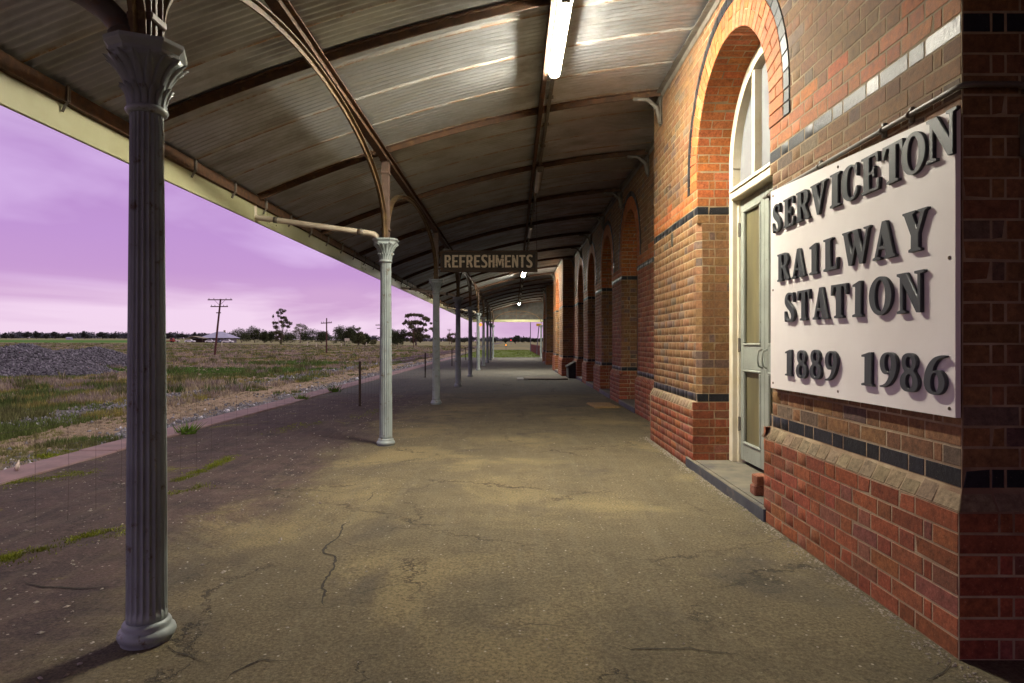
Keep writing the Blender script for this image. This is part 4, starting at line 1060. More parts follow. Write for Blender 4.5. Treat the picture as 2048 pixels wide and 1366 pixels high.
def pebbles():
    b = MB(); base = [(1, 0, 0), (-1, 0, 0), (0, 1, 0), (0, -1, 0), (0, 0, 1), (0, 0, -1)]; F = [(0, 2, 4), (2, 1, 4), (1, 3, 4), (3, 0, 4), (2, 0, 5), (1, 2, 5), (3, 1, 5), (0, 3, 5)]
    for k in range(3200):
        if k > 1900: y = 2.4+random.random()*6.3; x = XW-.05-abs(random.gauss(0, .05))
        elif random.random() < .8: x = random.uniform(-4.65, -1.2); y = 2.0+random.random()**1.6*22
        else: x = random.uniform(-1.5, 1.8); y = 1.8+random.random()**1.5*20
        s = random.uniform(.003, .011)*(1.3 if x < -1.5 else .8); a = random.random()*6.3; z = hgt(x, y)+s*.3
        ca, sa = math.cos(a), math.sin(a); sx, sy, sz = s*random.uniform(.7, 1.5), s*random.uniform(.6, 1.1), s*random.uniform(.4, .8)
        b.add([(x+(p[0]*sx*ca-p[1]*sy*sa), y+(p[0]*sx*sa+p[1]*sy*ca), z+p[2]*sz) for p in base], F)
    tag(b.build('loose_stones', M_PEBBLE), 'small pale stones scattered over the platform', 'stones', kind='stuff')
pebbles()

# ------------------------------------------------------------------ wire fence along the platform
def fence():
    X = -3.22
    t = thing('wire_fence', 'low rusty wire mesh fence on dark steel posts along the platform', 'fence', (X, 25, 0)); T = Matrix.Translation((-X, -25, 0))
    def pt(o): o.parent = t; o.matrix_parent_inverse = T; return o
    posts = [2.2, 12.9, 23.4, 34.4, 45.0]; xs = [-3.05, -3.09, -3.22, -3.30, -3.36]
    m = M('post_rust', (.045, .025, .015), (.03, .018, .012), 20, .8, .2)
    for x, y in zip(xs, posts):
        b = MB(); b.box(x-.024, x+.024, y-.004, y+.004, -.05, .90); b.box(x-.004, x+.004, y+.004, y+.028, -.05, .90); pt(b.build('post', m))
    fx = lambda y: float(np.interp(y, posts, xs))
    mw = M('fence_wire', (.075, .055, .045), (.05, .035, .03), 10, .7, .4)
    b = MB(); sag = lambda y, z: z+.012*math.sin(y*1.7+z*5)
    for z in (.06, .18, .31, .45, .60, .76):
        ys = np.arange(2.2, 45.01, .9); b.tube([(fx(y)+.006*math.sin(y*2+z), y, sag(y, z)) for y in ys], .0011, 3, False)
    y = 2.3
    while y < 26:
        b.tube([(fx(y), y, sag(y, .06)), (fx(y)+.004, y+.008*math.sin(y*9), .42), (fx(y), y, sag(y, .76))], .0009, 3, False); y += .30
    pt(b.build('mesh_wire', mw))
fence()

# ------------------------------------------------------------------ the yard and the fields beyond
def at(px, Y): return (px-1027)*Y/1283
def m_attr(name, rough=.9):
    m = bpy.data.materials.new(name); n = NT(m); a = n.new('ShaderNodeAttribute', attribute_name='bcol')
    n.out(n.mix(1.0, a.outputs['Color'], n.ramp(n.noise(n.pos(), 1.2, 5), (.3, .75), (.7, 1.25)), 'MULTIPLY'), rough, 0, .15); return m
M_GRASS = m_attr('grass_blades'); M_LEAF = m_attr('leaves', .7); M_STONES = m_attr('stone_pieces', .85)
def raw(name, V, F3, C, mat):
    """fast mesh of triangles with a colour per vertex"""
    me = bpy.data.meshes.new(name); V = np.asarray(V, np.float32); F = np.asarray(F3, np.int32)
    me.vertices.add(len(V)); me.vertices.foreach_set('co', V.ravel()); me.loops.add(F.size); me.loops.foreach_set('vertex_index', F.ravel())
    me.polygons.add(len(F)); me.polygons.foreach_set('loop_start', np.arange(0, F.size, 3, dtype=np.int32)); me.polygons.foreach_set('loop_total', np.full(len(F), 3, np.int32))
    me.update(calc_edges=True); me.materials.append(mat)
    a = me.attributes.new('bcol', 'FLOAT_COLOR', 'POINT'); C = np.asarray(C, np.float32); C = np.concatenate([C, np.ones((len(C), 1), np.float32)], 1); a.data.foreach_set('color', C.ravel())
    return me
def blades(P, H, W, C, nb, lean=.5, r=rng):
    """tufts at P (n,3) -> triangles"""
    n = len(P); P = np.repeat(P, nb, 0); H = np.repeat(H, nb)*r.uniform(.5, 1.15, n*nb); W = np.repeat(W, nb); C = np.repeat(C, nb, 0)*r.uniform(.7, 1.3, (n*nb, 1))
    a = r.uniform(0, 2*np.pi, n*nb); rad = r.uniform(0, 1, n*nb)*W*5
    base = P+np.stack([np.cos(a)*rad, np.sin(a)*rad, -.02+0*a], 1)
    b = r.uniform(0, 2*np.pi, n*nb); d = np.stack([np.cos(b), np.sin(b), 0*b], 1)*W[:, None]
    l = lean*r.uniform(.2, 1, n*nb)*H; tip = base+np.stack([np.cos(a)*l, np.sin(a)*l, H], 1)
    V = np.stack([base-d, base+d, tip], 1).reshape(-1, 3); F = np.arange(len(V)).reshape(-1, 3)
    return V, F, np.repeat(C, 3, 0)
def grass():
    n = 52000
    Y = np.exp(rng.uniform(np.log(5.0), np.log(260), n)); X = -5.25-rng.uniform(0, 1, n)*np.maximum(2, Y*.95-4)
    keep = np.ones(n, bool); H = np.zeros(n); W = np.zeros(n); C = np.zeros((n, 3)); Z = np.zeros(n)
    for i in range(n):
        x, y = X[i], Y[i]; Z[i] = gz(x, y); d = math.hypot(x, y)
        g = mnoise.noise((x*.16, y*.10, 3))+.45*mnoise.noise((x*.7, y*.5, 8)); u = random.random()
        lush = ((x+21)/10)**2+((y-42)/4.5)**2 < 1 or ((x+19)/6)**2+((y-56)/5)**2 < 1
        heap = ((x+29.5)/6.0)**2+((y-38)/5)**2 < 1 or ((x+32)/6)**2+((y-49.5)/5)**2 < 1
        w1 = abs(x+7.6+mnoise.noise((x*.6, y*.6, 0))*1.2); w2 = abs(x+11.6+mnoise.noise((x*.5, y*.5, 0))*1.2)
        if heap: keep[i] = False; continue
        if (w1 < .6 or w2 < .8) and u < .75: keep[i] = False; continue
        if lush: c = (.09, .165, .035); h = .28
        elif x > -10:
            if g > .28: c = (.21, .20, .08); h = .10
            else: c = (.38, .31, .21) if u < .6 else (.28, .22, .165); h = .10
            if x > -6.8 and u < .6: keep[i] = False; continue
        else:
            if g > .14: c = (.13, .165, .05); h = .24
            elif g > -.02: c = (.27, .235, .075); h = .26
            elif u < .75: c = (.31, .25, .205); h = .30
            else: c = (.38, .31, .19); h = .32
        H[i] = h*(.35+.65*random.random())*(.9+.5*mnoise.noise((x*.3, y*.3, 11))); W[i] = (.0022+.00062*d)*(1.0 if x < -10 else .8); C[i] = c
        if mnoise.noise((x*.55+20, y*.40, 17)) > .33: H[i] *= 1.9; C[i] = np.array([(.15, .15, .06), (.10, .14, .04), (.25, .20, .17)][int(abs(mnoise.noise((x*.2, y*.2, 30)))*7) % 3])   # scrubby clumps
    V, F, Cc = blades(np.stack([X, Y, Z], 1)[keep], H[keep], W[keep], C[keep], 11)
    o = put('dry_grass', raw('dry_grass', V, F, Cc, M_GRASS)); tag(o, 'dry mauve and straw grass with green patches over the railway yard', 'grass', kind='stuff')
grass()
OCT = np.array([(1, 0, 0), (-1, 0, 0), (0, 1, 0), (0, -1, 0), (0, 0, 1), (0, 0, -1)], float); OCF = np.array([(0, 2, 4), (2, 1, 4), (1, 3, 4), (3, 0, 4), (2, 0, 5), (1, 2, 5), (3, 1, 5), (0, 3, 5)])
def stones(P, S, C):
    n = len(P); sc = S[:, None, None]*rng.uniform(.55, 1.3, (n, 1, 3)); V = OCT[None]*sc+rng.normal(0, .18, (n, 6, 3))*S[:, None, None]
    a = rng.uniform(0, 6.28, n); ca, sa = np.cos(a)[:, None], np.sin(a)[:, None]
    V = np.stack([V[..., 0]*ca-V[..., 1]*sa, V[..., 0]*sa+V[..., 1]*ca, V[..., 2]], -1)+P[:, None]
    F = (OCF[None]+6*np.arange(n)[:, None, None]).reshape(-1, 3); return V.reshape(-1, 3), F, np.repeat(C, 6, 0)
def ballast():
    P = []; S = []; C = []
    for k in range(14000):
        y = math.exp(random.uniform(math.log(5), math.log(70))); r = random.random()
        x = -5.2-random.random()**2*2.6 if r < .35 else (-7.6+random.gauss(0, .45) if r < .7 else -11.6+random.gauss(0, .6))
        x -= mnoise.noise((x*.6, y*.6, 0))*1.2 if r >= .35 else 0
        x = min(x, -5.22)
        s = random.uniform(.015, .04)*(1+y*.02); P.append((x, y, gz(x, y)+s*.3)); S.append(s)
        v = random.uniform(.10, .26) if random.random() < .95 else random.uniform(.5, .6); C.append((v*1.02, v*.96, v*1.04))
    V, F, C = stones(np.array(P), np.array(S), np.array(C))
    o = put('ballast', raw('ballast', V, F, C, M_STONES)); tag(o, 'grey track ballast scattered along the overgrown siding', 'ballast', kind='stuff')
    V, F, C2 = stones(np.zeros((1, 3)), np.array([.055]), np.array([(.62, .5, .45)])); o = put('pale_rock', raw('pale_rock', V, F, C2, M_STONES)); o.location = (-4.98, 6.43, .04); tag(o, 'pale rock lying on the platform coping at the left edge', 'rock')
ballast()
def heap(label, x0, y0, mounds, seed):
    r = np.random.default_rng(seed)
    def h(x, y):
        z = -9
        for mx, my, rx, ry, hh in mounds:
            d = math.hypot((x-mx)/rx, (y-my)/ry); z = max(z, hh*(1-d**1.25) if d < 1.2 else -9)
        return z+.10*mnoise.noise((x*.9+seed, y*.9, 0))
    t = thing('gravel_heap', label, 'gravel heap', (x0, y0, gz(x0, y0)), 0, 'gravel heaps in the yard')
    vs = []; fs = []; xs = np.arange(-8, 8.01, .25); ys = np.arange(-7, 7.01, .25); nx = len(xs)
    for y in ys:
        for x in xs: vs.append((x, y, max(h(x, y), -.25)+.04*mnoise.noise((x*4, y*4, seed))))
    fs = [(j*nx+i, j*nx+i+1, (j+1)*nx+i+1, (j+1)*nx+i) for j in range(len(ys)-1) for i in range(nx-1) if max(vs[j*nx+i][2], vs[(j+1)*nx+i+1][2], vs[j*nx+i+1][2], vs[(j+1)*nx+i][2]) > -.12]
    b = MB(); b.add(vs, fs); b.build('mound', M('gravel_bulk', (.05, .046, .058), (.10, .09, .105), 9, .9, bump=1, bscale=14), t)
    P = []
    while len(P) < 6500:
        x, y = r.uniform(-8, 8), r.uniform(-7, 4.5); z = h(x, y)
        if z > -.1: P.append((x, y, z+.01))
    P = np.array(P); v = r.uniform(.035, .21, (len(P), 1)); C = v*np.array([[1.04, .94, 1.10]])
    V, F, C = stones(P, r.uniform(.045, .10, len(P)), C); put('gravel', raw('gravel', V, F, C, M_STONES), t)['kind'] = 'stuff'
heap('nearer grey gravel heap with a rounded top at the left edge', -29.2, 38, [(0.2, 0, 4.6, 4.6, 1.75), (-3.2, .6, 4.5, 4.5, 1.45), (2.2, -1.5, 3.2, 3.2, .8)], 3)
heap('longer flatter grey gravel heap just right of the rounded heap', -31.6, 49, [(-2.4, 0, 3.6, 4.0, 1.30), (-.5, 0, 3.4, 4.0, 1.50), (.6, .3, 2.6, 3.4, 1.15)], 5)

def leaves(clumps, n_per, size, tint, seed, flat=1.0):
    """clumps: (x, y, z, rx, ry, rz) -> leaf triangles spread through each clump, denser to its skin"""
    r = np.random.default_rng(seed); Vs = []; Cs = []
    vol = np.array([max(c[3], .2)*max(c[5], .2) for c in clumps]); tot = vol.sum()
    for c, v in zip(clumps, vol):
        n = max(12, int(n_per*len(clumps)*v/tot)); d = r.normal(0, 1, (n, 3)); d /= np.linalg.norm(d, axis=1)[:, None]
        rad = r.uniform(0, 1, n)**.40; wob = 1+.28*np.sin(d[:, 0]*5+c[0])*np.cos(d[:, 2]*4+c[2])
        P = np.array(c[:3])+d*(rad*wob)[:, None]*np.array(c[3:6])
        a = r.normal(0, 1, (n, 3)); a /= np.linalg.norm(a, axis=1)[:, None]; b = np.cross(a, r.normal(0, 1, (n, 3))); b /= np.linalg.norm(b, axis=1)[:, None]
        s = size*r.uniform(.5, 1.3, n)[:, None]
        Vs.append(np.stack([P-a*s, P+b*s*.5, P+a*s*.9], 1).reshape(-1, 3)); k = r.uniform(.55, 1.5)*.6+.4
        Cs.append(np.repeat(np.array([tint])*(k*r.uniform(.7, 1.35, (n, 1))), 3, 0))
    V = np.concatenate(Vs); return V, np.arange(len(V)).reshape(-1, 3), np.concatenate(Cs)
M_BARK = M('bark', (.20, .15, .12), (.11, .08, .065), 2, .9, bump=.4, bscale=8)
GUM = (.105, .098, .050); DARK = (.058, .068, .030); OLIVE = (.12, .12, .055)
def tree(name, label, px, Y, clumps, trunk_r, tint, n_per=180, size=.30, limbs=True, seed=1, group=None, lean=0, zoff=0):
    x = at(px, Y); t = thing(name, label, 'tree', (x, Y, gz(x, Y)+zoff), 0, group)
    rr = random.Random(seed); cl = []
    for (cx, cz, rx, rzz) in clumps: cl.append((cx, rr.uniform(-1, 1)*max(rx, 1.0)*.7, cz, rx, rx*.9, rzz))
    V, F, C = leaves(cl, n_per, size, tint, seed); put('crown', raw('crown', V, F, C, M_LEAF), t)
    b = MB(); top = max(c[2] for c in cl); low = min(c[2]-c[5] for c in cl); fork = max(.6, low*.75+.25*top*.3)
    b.tube([(0, 0, -.3), (.02*top, 0, fork*.5), (lean*.4, 0, fork)], [trunk_r*1.25, trunk_r, trunk_r*.85], 7)
    if limbs:
        for i, c in enumerate(cl):
            if i % 2 and len(cl) > 14: continue
            p0 = Vector((lean*.4, 0, fork)); p1 = Vector(c[:3]); m_ = p0.lerp(p1, .5)+Vector((rr.uniform(-.3, .3), 0, .12*(p1-p0).length*(1 if p1.z > fork else 0)))
            b.tube([p0, m_, p1], [trunk_r*.55, trunk_r*.32, trunk_r*.10], 5)
    b.build('trunk', M_BARK, t); return t
def trees():
    Y = 262; s = Y/1283/9.756
    cz = [(340, 270, 50, 35), (400, 250, 60, 26), (480, 250, 70, 26), (560, 255, 70, 26), (610, 270, 50, 26), (680, 320, 60, 36), (740, 350, 50, 36), (800, 415, 25, 20), (270, 425, 30, 25), (310, 380, 25, 40), (390, 410, 50, 45), (470, 400, 70, 40), (540, 395, 50, 35), (600, 410, 60, 35), (680, 440, 40, 30), (430, 480, 60, 45), (520, 560, 90, 55), (600, 540, 60, 45), (700, 550, 35, 25), (380, 630, 60, 45), (290, 650, 45, 36), (480, 650, 65, 60), (570, 650, 75, 70), (600, 730, 55, 55), (700, 670, 55, 36), (760, 680, 30, 28), (340, 740, 40, 28), (450, 760, 45, 36), (820, 520, 50, 22), (850, 550, 30, 25)]
    tree('gum_tree', 'tall spreading gum tree with layered umbrella crown between the second and third columns', 831, Y, [((x-500)*s, (850-y)*s, rx*s*1.05, ry*s*1.05) for x, y, rx, ry in cz], .38, GUM, 420, .42, seed=11)
    Y = 275; s = Y/1283/8.533
    cz = [(180, 215, 35, 25), (240, 235, 35, 28), (130, 260, 28, 30), (205, 270, 30, 26), (65, 330, 14, 30), (150, 320, 25, 25), (250, 350, 45, 28), (190, 350, 30, 25), (270, 390, 40, 25), (60, 440, 25, 30), (110, 440, 35, 25), (180, 420, 30, 26), (220, 430, 40, 32), (300, 430, 45, 30), (360, 450, 35, 28), (90, 510, 50, 36), (240, 490, 45, 30), (300, 500, 40, 28), (150, 600, 75, 42), (180, 660, 60, 50), (120, 700, 35, 60), (190, 760, 25, 36)]
    tree('gum_tree', 'tall thin gum tree with sparse open crown rising above the dark hedge trees', 562, Y, [((x-190)*s, (800-y)*s, rx*s, ry*s) for x, y, rx, ry in cz], .22, GUM, 260, .36, seed=12)
    Y = 330; s = Y/1283/8.533
    tree('gum_tree', 'smaller rounded gum tree behind the hedge, right of the tall thin gum', 600, Y, [((x-510)*s, (760-y)*s, rx*s, ry*s) for x, y, rx, ry in ((500, 450, 60, 35), (560, 470, 55, 40), (610, 500, 35, 40), (440, 500, 50, 36), (480, 540, 50, 36), (420, 560, 35, 28), (560, 530, 50, 26))], .22, OLIVE, 260, .3, seed=13)
    Y = 350
    hedge = [(483, 34, 26, 'first dark round tree of the hedge row, beside the lilac roofed house'), (509, 27, 31, 'tallest dark round tree of the hedge row near the house'), (528, 17, 25, 'narrow dark tree in the hedge row, third from the house'), (542, 20, 23, 'low dark tree in the hedge row left of the tall thin gum'),
             (580, 44, 26, 'wide dark hedge tree standing behind the tall thin gum'), (617, 36, 28, 'dark round hedge tree right of the tall thin gum'), (643, 26, 24, 'last dark hedge tree left of the pole with one crossarm')]
    for i, (px, w, h, lab) in enumerate(hedge):
        k = Y/1283; W = w*k*.60; H = h*k*1.15; rr = random.Random(40+i)
        cl = [(rr.uniform(-.65, .65)*W, rr.uniform(.25, .78)*H, W*.48, H*.24) for _ in range(11)]+[(0, H*.62, W*.7, H*.34), (0, H*.35, W*.85, H*.3)]
        tree('hedge_tree', lab, px, Y+i*3, cl, .3, DARK, 260, .42, False, 50+i, 'dark hedge trees by the house')
    for px, Y, w, h, lab, nm in ((688, 255, 50, 37, 'big dense dark round tree behind the cream notice board', 'dense_tree'), (795, 262, 34, 31, 'dense dark rounded tree just right of the second column', 'dense_tree'), (717, 262, 26, 26, 'lighter green tree with pale trunk right of the big round tree', 'gum_tree'), (729, 268, 20, 22, 'small dark tree at the right end of the big round tree', 'dense_tree'), (746, 300, 12, 9, 'small round grey green bush alone in the field left of the second column', 'bush')):
        k = Y/1283; W = w*k*.56; H = h*k*1.08; rr = random.Random(int(px))
        cl = [(rr.uniform(-.72, .72)*W, rr.uniform(.22, .80)*H, W*.40, H*.22) for _ in range(18)]+[(0, H*.6, W*.7, H*.36), (0, H*.32, W*.9, H*.28)]
        if px == 717: cl += [(-W*.1, H*1.12, W*.25, H*.10), (W*.1, H*1.2, W*.22, H*.08)]
        tree(nm, lab, px, Y, cl, .3, OLIVE if px in (717, 746) else DARK, 330, .36, px == 717, int(px))
    Y = 400; s = Y/1283/9.756
    tree('gum_tree', 'round topped gum tree left of the fourth column', 903, Y, [((x-1200)*s, (840-y)*s, rx*s, ry*s) for x, y, rx, ry in ((1170, 660, 50, 30), (1240, 650, 55, 26), (1140, 700, 40, 36), (1290, 680, 35, 30), (1150, 760, 45, 36), (1240, 780, 50, 40), (1280, 740, 40, 36), (1190, 720, 35, 20))], .3, GUM, 300, .4, seed=21)
    for i, (px, Y, w, h, lab) in enumerate(((1031, 420, 17, 17, 'dark round tree standing alone beyond the far end of the platform'), (1011, 520, 9, 9, 'small dark tree left of the round tree beyond the platform end'), (1048, 560, 12, 11, 'low gum tree right of the round tree beyond the platform end'), (1058, 590, 11, 9, 'low gum tree by the thin mast beyond the platform end'), (1070, 560, 12, 10, 'low gum tree behind the slanting yellow signal arm'), (1082, 600, 10, 9, 'low gum tree next to the far end of the building'), (929, 560, 16, 9, 'low wide tree on the horizon between fourth and fifth columns'), (988, 500, 9, 10, 'small tree seen just right of the last column'),
        (70, 560, 0, 0, ''), )):
        if not w: continue
        k = Y/1283; W = w*k*.5; H = h*k; rr = random.Random(int(px))
        cl = [(rr.uniform(-.7, .7)*W, rr.uniform(.35, .85)*H, W*.42, H*.2) for _ in range(9)]+[(0, H*.6, W*.6, H*.3)]
        tree('distant_tree', lab, px, Y, cl, .3, (.05, .055, .04), 200, .8, False, 70+i, 'trees near the horizon')
    far = [(12, 14, 12, 'dark rounded tree at the far left edge of the horizon'), (23, 12, 10, 'low dark tree next to the leftmost horizon tree'), (55, 26, 14, 'wide clump of tall gums above the nearer gravel heap'), (73, 18, 15, 'tall gum with thin top right of the wide horizon clump'), (92, 9, 10, 'narrow dark tree between the horizon clumps'), (110, 18, 14, 'tall gum with a flat wisp of crown above the heaps'), (135, 24, 11, 'low wide dark tree above the long gravel heap'), (169, 15, 16, 'lone rounded gum tree standing forward of the horizon wood'), (205, 26, 14, 'dense dark trees left of the first column'), (228, 22, 12, 'low dark tree just left of the first column'), (340, 20, 14, 'grey green gum right of the first column'), (365, 22, 11, 'low gum behind the parked red truck'), (392, 14, 14, 'tall thin topped gum behind the carport roof')]
    for i, (px, w, h, lab) in enumerate(far):
        Y = 760+(i*37) % 120; k = Y/1283; W = w*k*.5; H = h*k; rr = random.Random(200+i)
        cl = [(rr.uniform(-.8, .8)*W, rr.uniform(.3, .7)*H, W*.34, H*.2) for _ in range(9)]+[(rr.uniform(-.4, .4)*W, H*.92, W*.3, H*.07)]
        tree('distant_tree', lab, px, Y, cl, .4, (.055, .055, .05), 240, 1.0, True, 90+i, 'trees near the horizon', zoff=.4)
trees()
def horizon_wood():
    cl = []; rr = random.Random(5)
    for k in range(520):
        X = rr.uniform(-1900, 700); Y = 1250+rr.uniform(-150, 250); z = gz(X, Y); h = rr.uniform(6, 13) if X < -250 else rr.uniform(5, 9)
        cl.append((X, Y, z+h*.5, rr.uniform(8, 16), 8, h*.55))
    V, F, C = leaves(cl, 100, 3.2, (.075, .075, .09), 9)
    o = put('distant_wood', raw('distant_wood', V, F, C, M_LEAF)); tag(o, 'far off wooded ridge along the horizon', 'wood', kind='stuff')
horizon_wood()

# poles, posts, signs in the yard
M_POLE = M('pole_timber', (.10, .032, .025), (.06, .022, .02), 6, .85, bump=.3, bscale=20)
def pole(label, px, Y, h, lean, arms, r=.14):
    x = at(px, Y); t = thing('telegraph_pole', label, 'pole', (x, Y, gz(x, Y)), 0, 'old telegraph poles in the yard')
    b = MB(); b.tube([(0, 0, -.3), (lean*h*.5, 0, h*.5), (lean*h, 0, h)], [r, r*.9, r*.75], 8); b.build('post', M_POLE, t)
    for zf, L, tilt in arms:
        z = h*zf; b = MB(); cx = lean*z; b.obox((cx-L/2, -.2, z-tilt*L/2), (L, 0, tilt*L), (0, .10, 0), (0, 0, .13)); b.build('crossarm', M_POLE, t)
        for s in (-.9, -.5, .5, .9) if L > 1.5 else ():
            b = MB(); xx = cx+s*L/2; b.tube([(xx, -.15, z+.12+tilt*s*L/2), (xx, -.15, z+.30+tilt*s*L/2)], [.03, .045], 6); b.build('insulator', M_STONEGREY, t)
    if len(arms) > 1 and r > .12:
        for sg in (-1, 1):
            b = MB(); z = h*arms[0][0]; b.tube([(lean*z+sg*.7, -.2, z), (lean*z, -.2, z-.7)], .025, 5); b.build('brace', M_POLE, t)
pole('leaning rust red telegraph pole with three crossarms right of the first column', 429, 87, 7.65, .108, [(.975, 3.3, .0), (.855, 2.35, 0), (.745, .62, 0)], .15)
pole('upright rust red pole with one slightly tilted crossarm before the dark trees', 653, 101, 5.55, 0.004, [(.85, 1.7, .05)], .12)
pole('pole with two crossarms partly hidden by the second column', 763, 128, 5.2, -.03, [(.97, 2.0, .04), (.84, 1.5, .04)], .12)
pole('thin bare pole standing in front of the umbrella gum tree', 827, 187, 5.3, 0, [], .10)
pole('distant pole with crossarm beside the round topped gum', 898.5, 330, 8.0, 0, [(.97, 2.4, 0), (.88, 1.8, 0)], .13)
pole('distant thin pole seen right of the fourth column', 938, 420, 8.0, 0, [(.95, 2.2, 0)], .12)
pole('farthest thin pole left of the sixth column', 951, 520, 8.5, 0, [(.95, 2.2, 0)], .12)
def posts():
    for px, Y, h, lab in ((443.5, 190, 1.25, 'short white marker post right of the leaning pole'), (615, 205, 1.3, 'short white marker post below the dark hedge trees'), (632.5, 185, 1.1, 'short white marker post left of the pole with one crossarm'), (683, 215, .9, 'tiny white marker post left of the notice board'), (733, 215, 1.2, 'short white marker post right of the big round tree')):
        x = at(px, Y); b = MB(); b.box(-.11, .11, -.11, .11, -.2, h, .02); o = b.build('marker_post', M_PAINTW, None, (x, Y, gz(x, Y)+.1)); tag(o, lab, 'post', 'white marker posts in the yard')
    x = at(694, 205); t = thing('notice_board', 'cream notice board on two posts before the big round tree', 'notice board', (x, 205, gz(x, 205)))
    b = MB(); b.box(-.78, .78, -.03, .03, 1.75, 2.6, .02); b.build('panel', M_PAINTW, t)
    for s in (-.52, .52): b = MB(); b.box(s-.06, s+.06, .03, .13, -.2, 2.55); b.build('leg', M_FASCIA, t)
posts()
M_LILACROOF = M('lilac_roof_iron', (.38, .36, .50), (.32, .30, .42), .5, .5, .1); M_WALLGREY = M('grey_weatherboard', (.26, .25, .27), (.20, .19, .20), 1, .8)
M_TANROOF = M('tan_roof', (.30, .25, .18), (.24, .20, .15), .6, .7); M_CARGLASS = M('car_glass', (.03, .035, .045), None, rough=.1); M_TYRE = M('tyre', (.02, .02, .02), None, rough=.9); M_WHITEPAINT = M('white_enamel', (.75, .74, .76), None, rough=.3)
M_REDPAINT = M('red_enamel', (.30, .05, .03), None, rough=.4)
def house():
    Y = 320; x = at(431, Y); z = gz(x, Y)
    t = thing('farm_house', 'low farmhouse with wide lilac grey hipped iron roof behind the leaning pole', 'house', (x, Y, z))
    b = MB(); b.box(-6.2, 6.6, 0, 9, -.5, 2.5); b.build('wall', M_WALLGREY, t)
    b = MB(); e = [(-7.8, -1.6, 2.35), (8, -1.6, 2.35), (8, 10.6, 2.35), (-7.8, 10.6, 2.35), (-1.2, 4.5, 5.6), (1.6, 4.5, 5.6)]
    b.add(e, [(0, 1, 5, 4), (1, 2, 5), (2, 3, 4, 5), (3, 0, 4), (3, 2, 1, 0)]); rf = b.build('roof', M_LILACROOF, t)
    b = MB(); b.box(1.9, 2.6, 4.6, 5.3, 4.5, 6.3); b.build('chimney', M_TANROOF, rf)
    for wx in (-4.5, -1.5, 1.8, 4.8):
        b = MB(); b.box(wx-.5, wx+.5, -.06, -.003, .9, 2.1); w = b.build('window', M_CARGLASS, t)
    b = MB(); b.box(.1, .9, -.07, -.003, .0, 2.1); b.build('door', M_WOODDARK, t)
    for wx in (-7.3, -4.5, -1.5, 1.5, 4.5, 7.5): b = MB(); b.box(wx-.07, wx+.07, -1.5, -1.36, -.3, 2.35); b.build('verandah_post', M_WALLGREY, t)
    x2 = at(388, 312); z2 = gz(x2, 312)
    t = thing('carport', 'open tan roofed carport left of the lilac roofed house', 'carport', (x2, 312, z2))
    b = MB(); v = [(-4.2, 0, 1.9), (-1.0, 0, 3.0), (4.2, 0, 2.0), (-4.2, 6, 1.9), (-1.0, 6, 3.0), (4.2, 6, 2.0)]; b.add(v+[(a, c, d+.15) for a, c, d in v], [(0, 1, 4, 3), (1, 2, 5, 4), (6, 7, 10, 9), (7, 8, 11, 10), (0, 1, 7, 6), (1, 2, 8, 7), (0, 3, 9, 6), (2, 5, 11, 8)]); b.build('roof', M_TANROOF, t)
    for px_ in (-4.0, -1.0, 4.0):
        for yy in (.2, 5.8): b = MB(); b.box(px_-.1, px_+.1, yy-.1, yy+.1, -.3, 2.0 if abs(px_) > 2 else 2.95); b.build('post', M_WOODDARK, t)
    b = MB(); b.box(-4.1, 4.1, 5.85, 5.95, -.3, 1.9); b.build('back_wall', M_WOODDARK, t)
    x3 = at(136, 640); b = MB(); b.box(-2.2, 2.2, 0, 4, -.4, 1.7); v = [(-2.4, -.2, 1.7), (2.4, -.2, 1.7), (2.4, 4.2, 1.7), (-2.4, 4.2, 1.7), (-2.4, 2, 2.5), (2.4, 2, 2.5)]
    t = thing('farm_shed', 'tiny pale grey shed far off above the long gravel heap', 'shed', (x3, 640, gz(x3, 640))); b.build('wall', M_LILACROOF, t)
    b = MB(); b.add(v, [(0, 1, 5, 4), (2, 3, 4, 5), (0, 4, 3), (1, 2, 5), (3, 2, 1, 0)]); b.build('roof', M_LILACROOF, t)
house()
def car(label, px, Y, mat, truck=False, rzz=0.0, s=1.0):
    x = at(px, Y); t = thing('parked_car' if not truck else 'farm_truck', label, 'truck' if truck else 'car', (x, Y, gz(x, Y)+.05), rzz, 'vehicles parked by the house')
    def prof(p, y0, y1): 
        n = len(p); return [(a*s, y0, c*s) for a, c in p]+[(a*s, y1, c*s) for a, c in p], [tuple(range(n)), tuple(range(2*n-1, n-1, -1))]+[(i, (i+1) % n, n+(i+1) % n, n+i) for i in range(n)]
    b = MB()
    body = [(-2.2, .35), (2.2, .35), (2.25, .75), (2.1, .95), (1.1, 1.0), (-1.6, 1.02), (-2.2, .95), (-2.25, .7)] if not truck else [(-3, .5), (3, .5), (3, 1.3), (1.2, 1.35), (1.2, .95), (-3, .95)]
    b.add(*prof(body, -.85, .85)); b.build('body', mat, t)
    cab = [(1.05, 1.0), (.45, 1.45), (-1.1, 1.47), (-1.75, 1.02)] if not truck else [(2.7, 1.35), (2.4, 2.1), (1.3, 2.1), (1.25, 1.35)]
    b = MB(); b.add(*prof(cab, -.74, .74)); b.build('cabin', mat, t)
    gl = [(.9, 1.05), (.4, 1.38), (-1.05, 1.4), (-1.55, 1.06)] if not truck else [(2.55, 1.45), (2.3, 1.98), (1.45, 1.98), (1.4, 1.45)]
    b = MB(); b.add(*prof(gl, -.755, .755)); b.build('window', M_CARGLASS, t)
    for wx in ((-1.35, 1.35) if not truck else (-2.0, 2.0)):
        for wy in (-.86, .70):
            b = MB(); rr = .33 if not truck else .45; b.tube([(wx*s, wy, rr*s), (wx*s, wy+.16, rr*s)], rr*s, 12); b.build('wheel', M_TYRE, t)
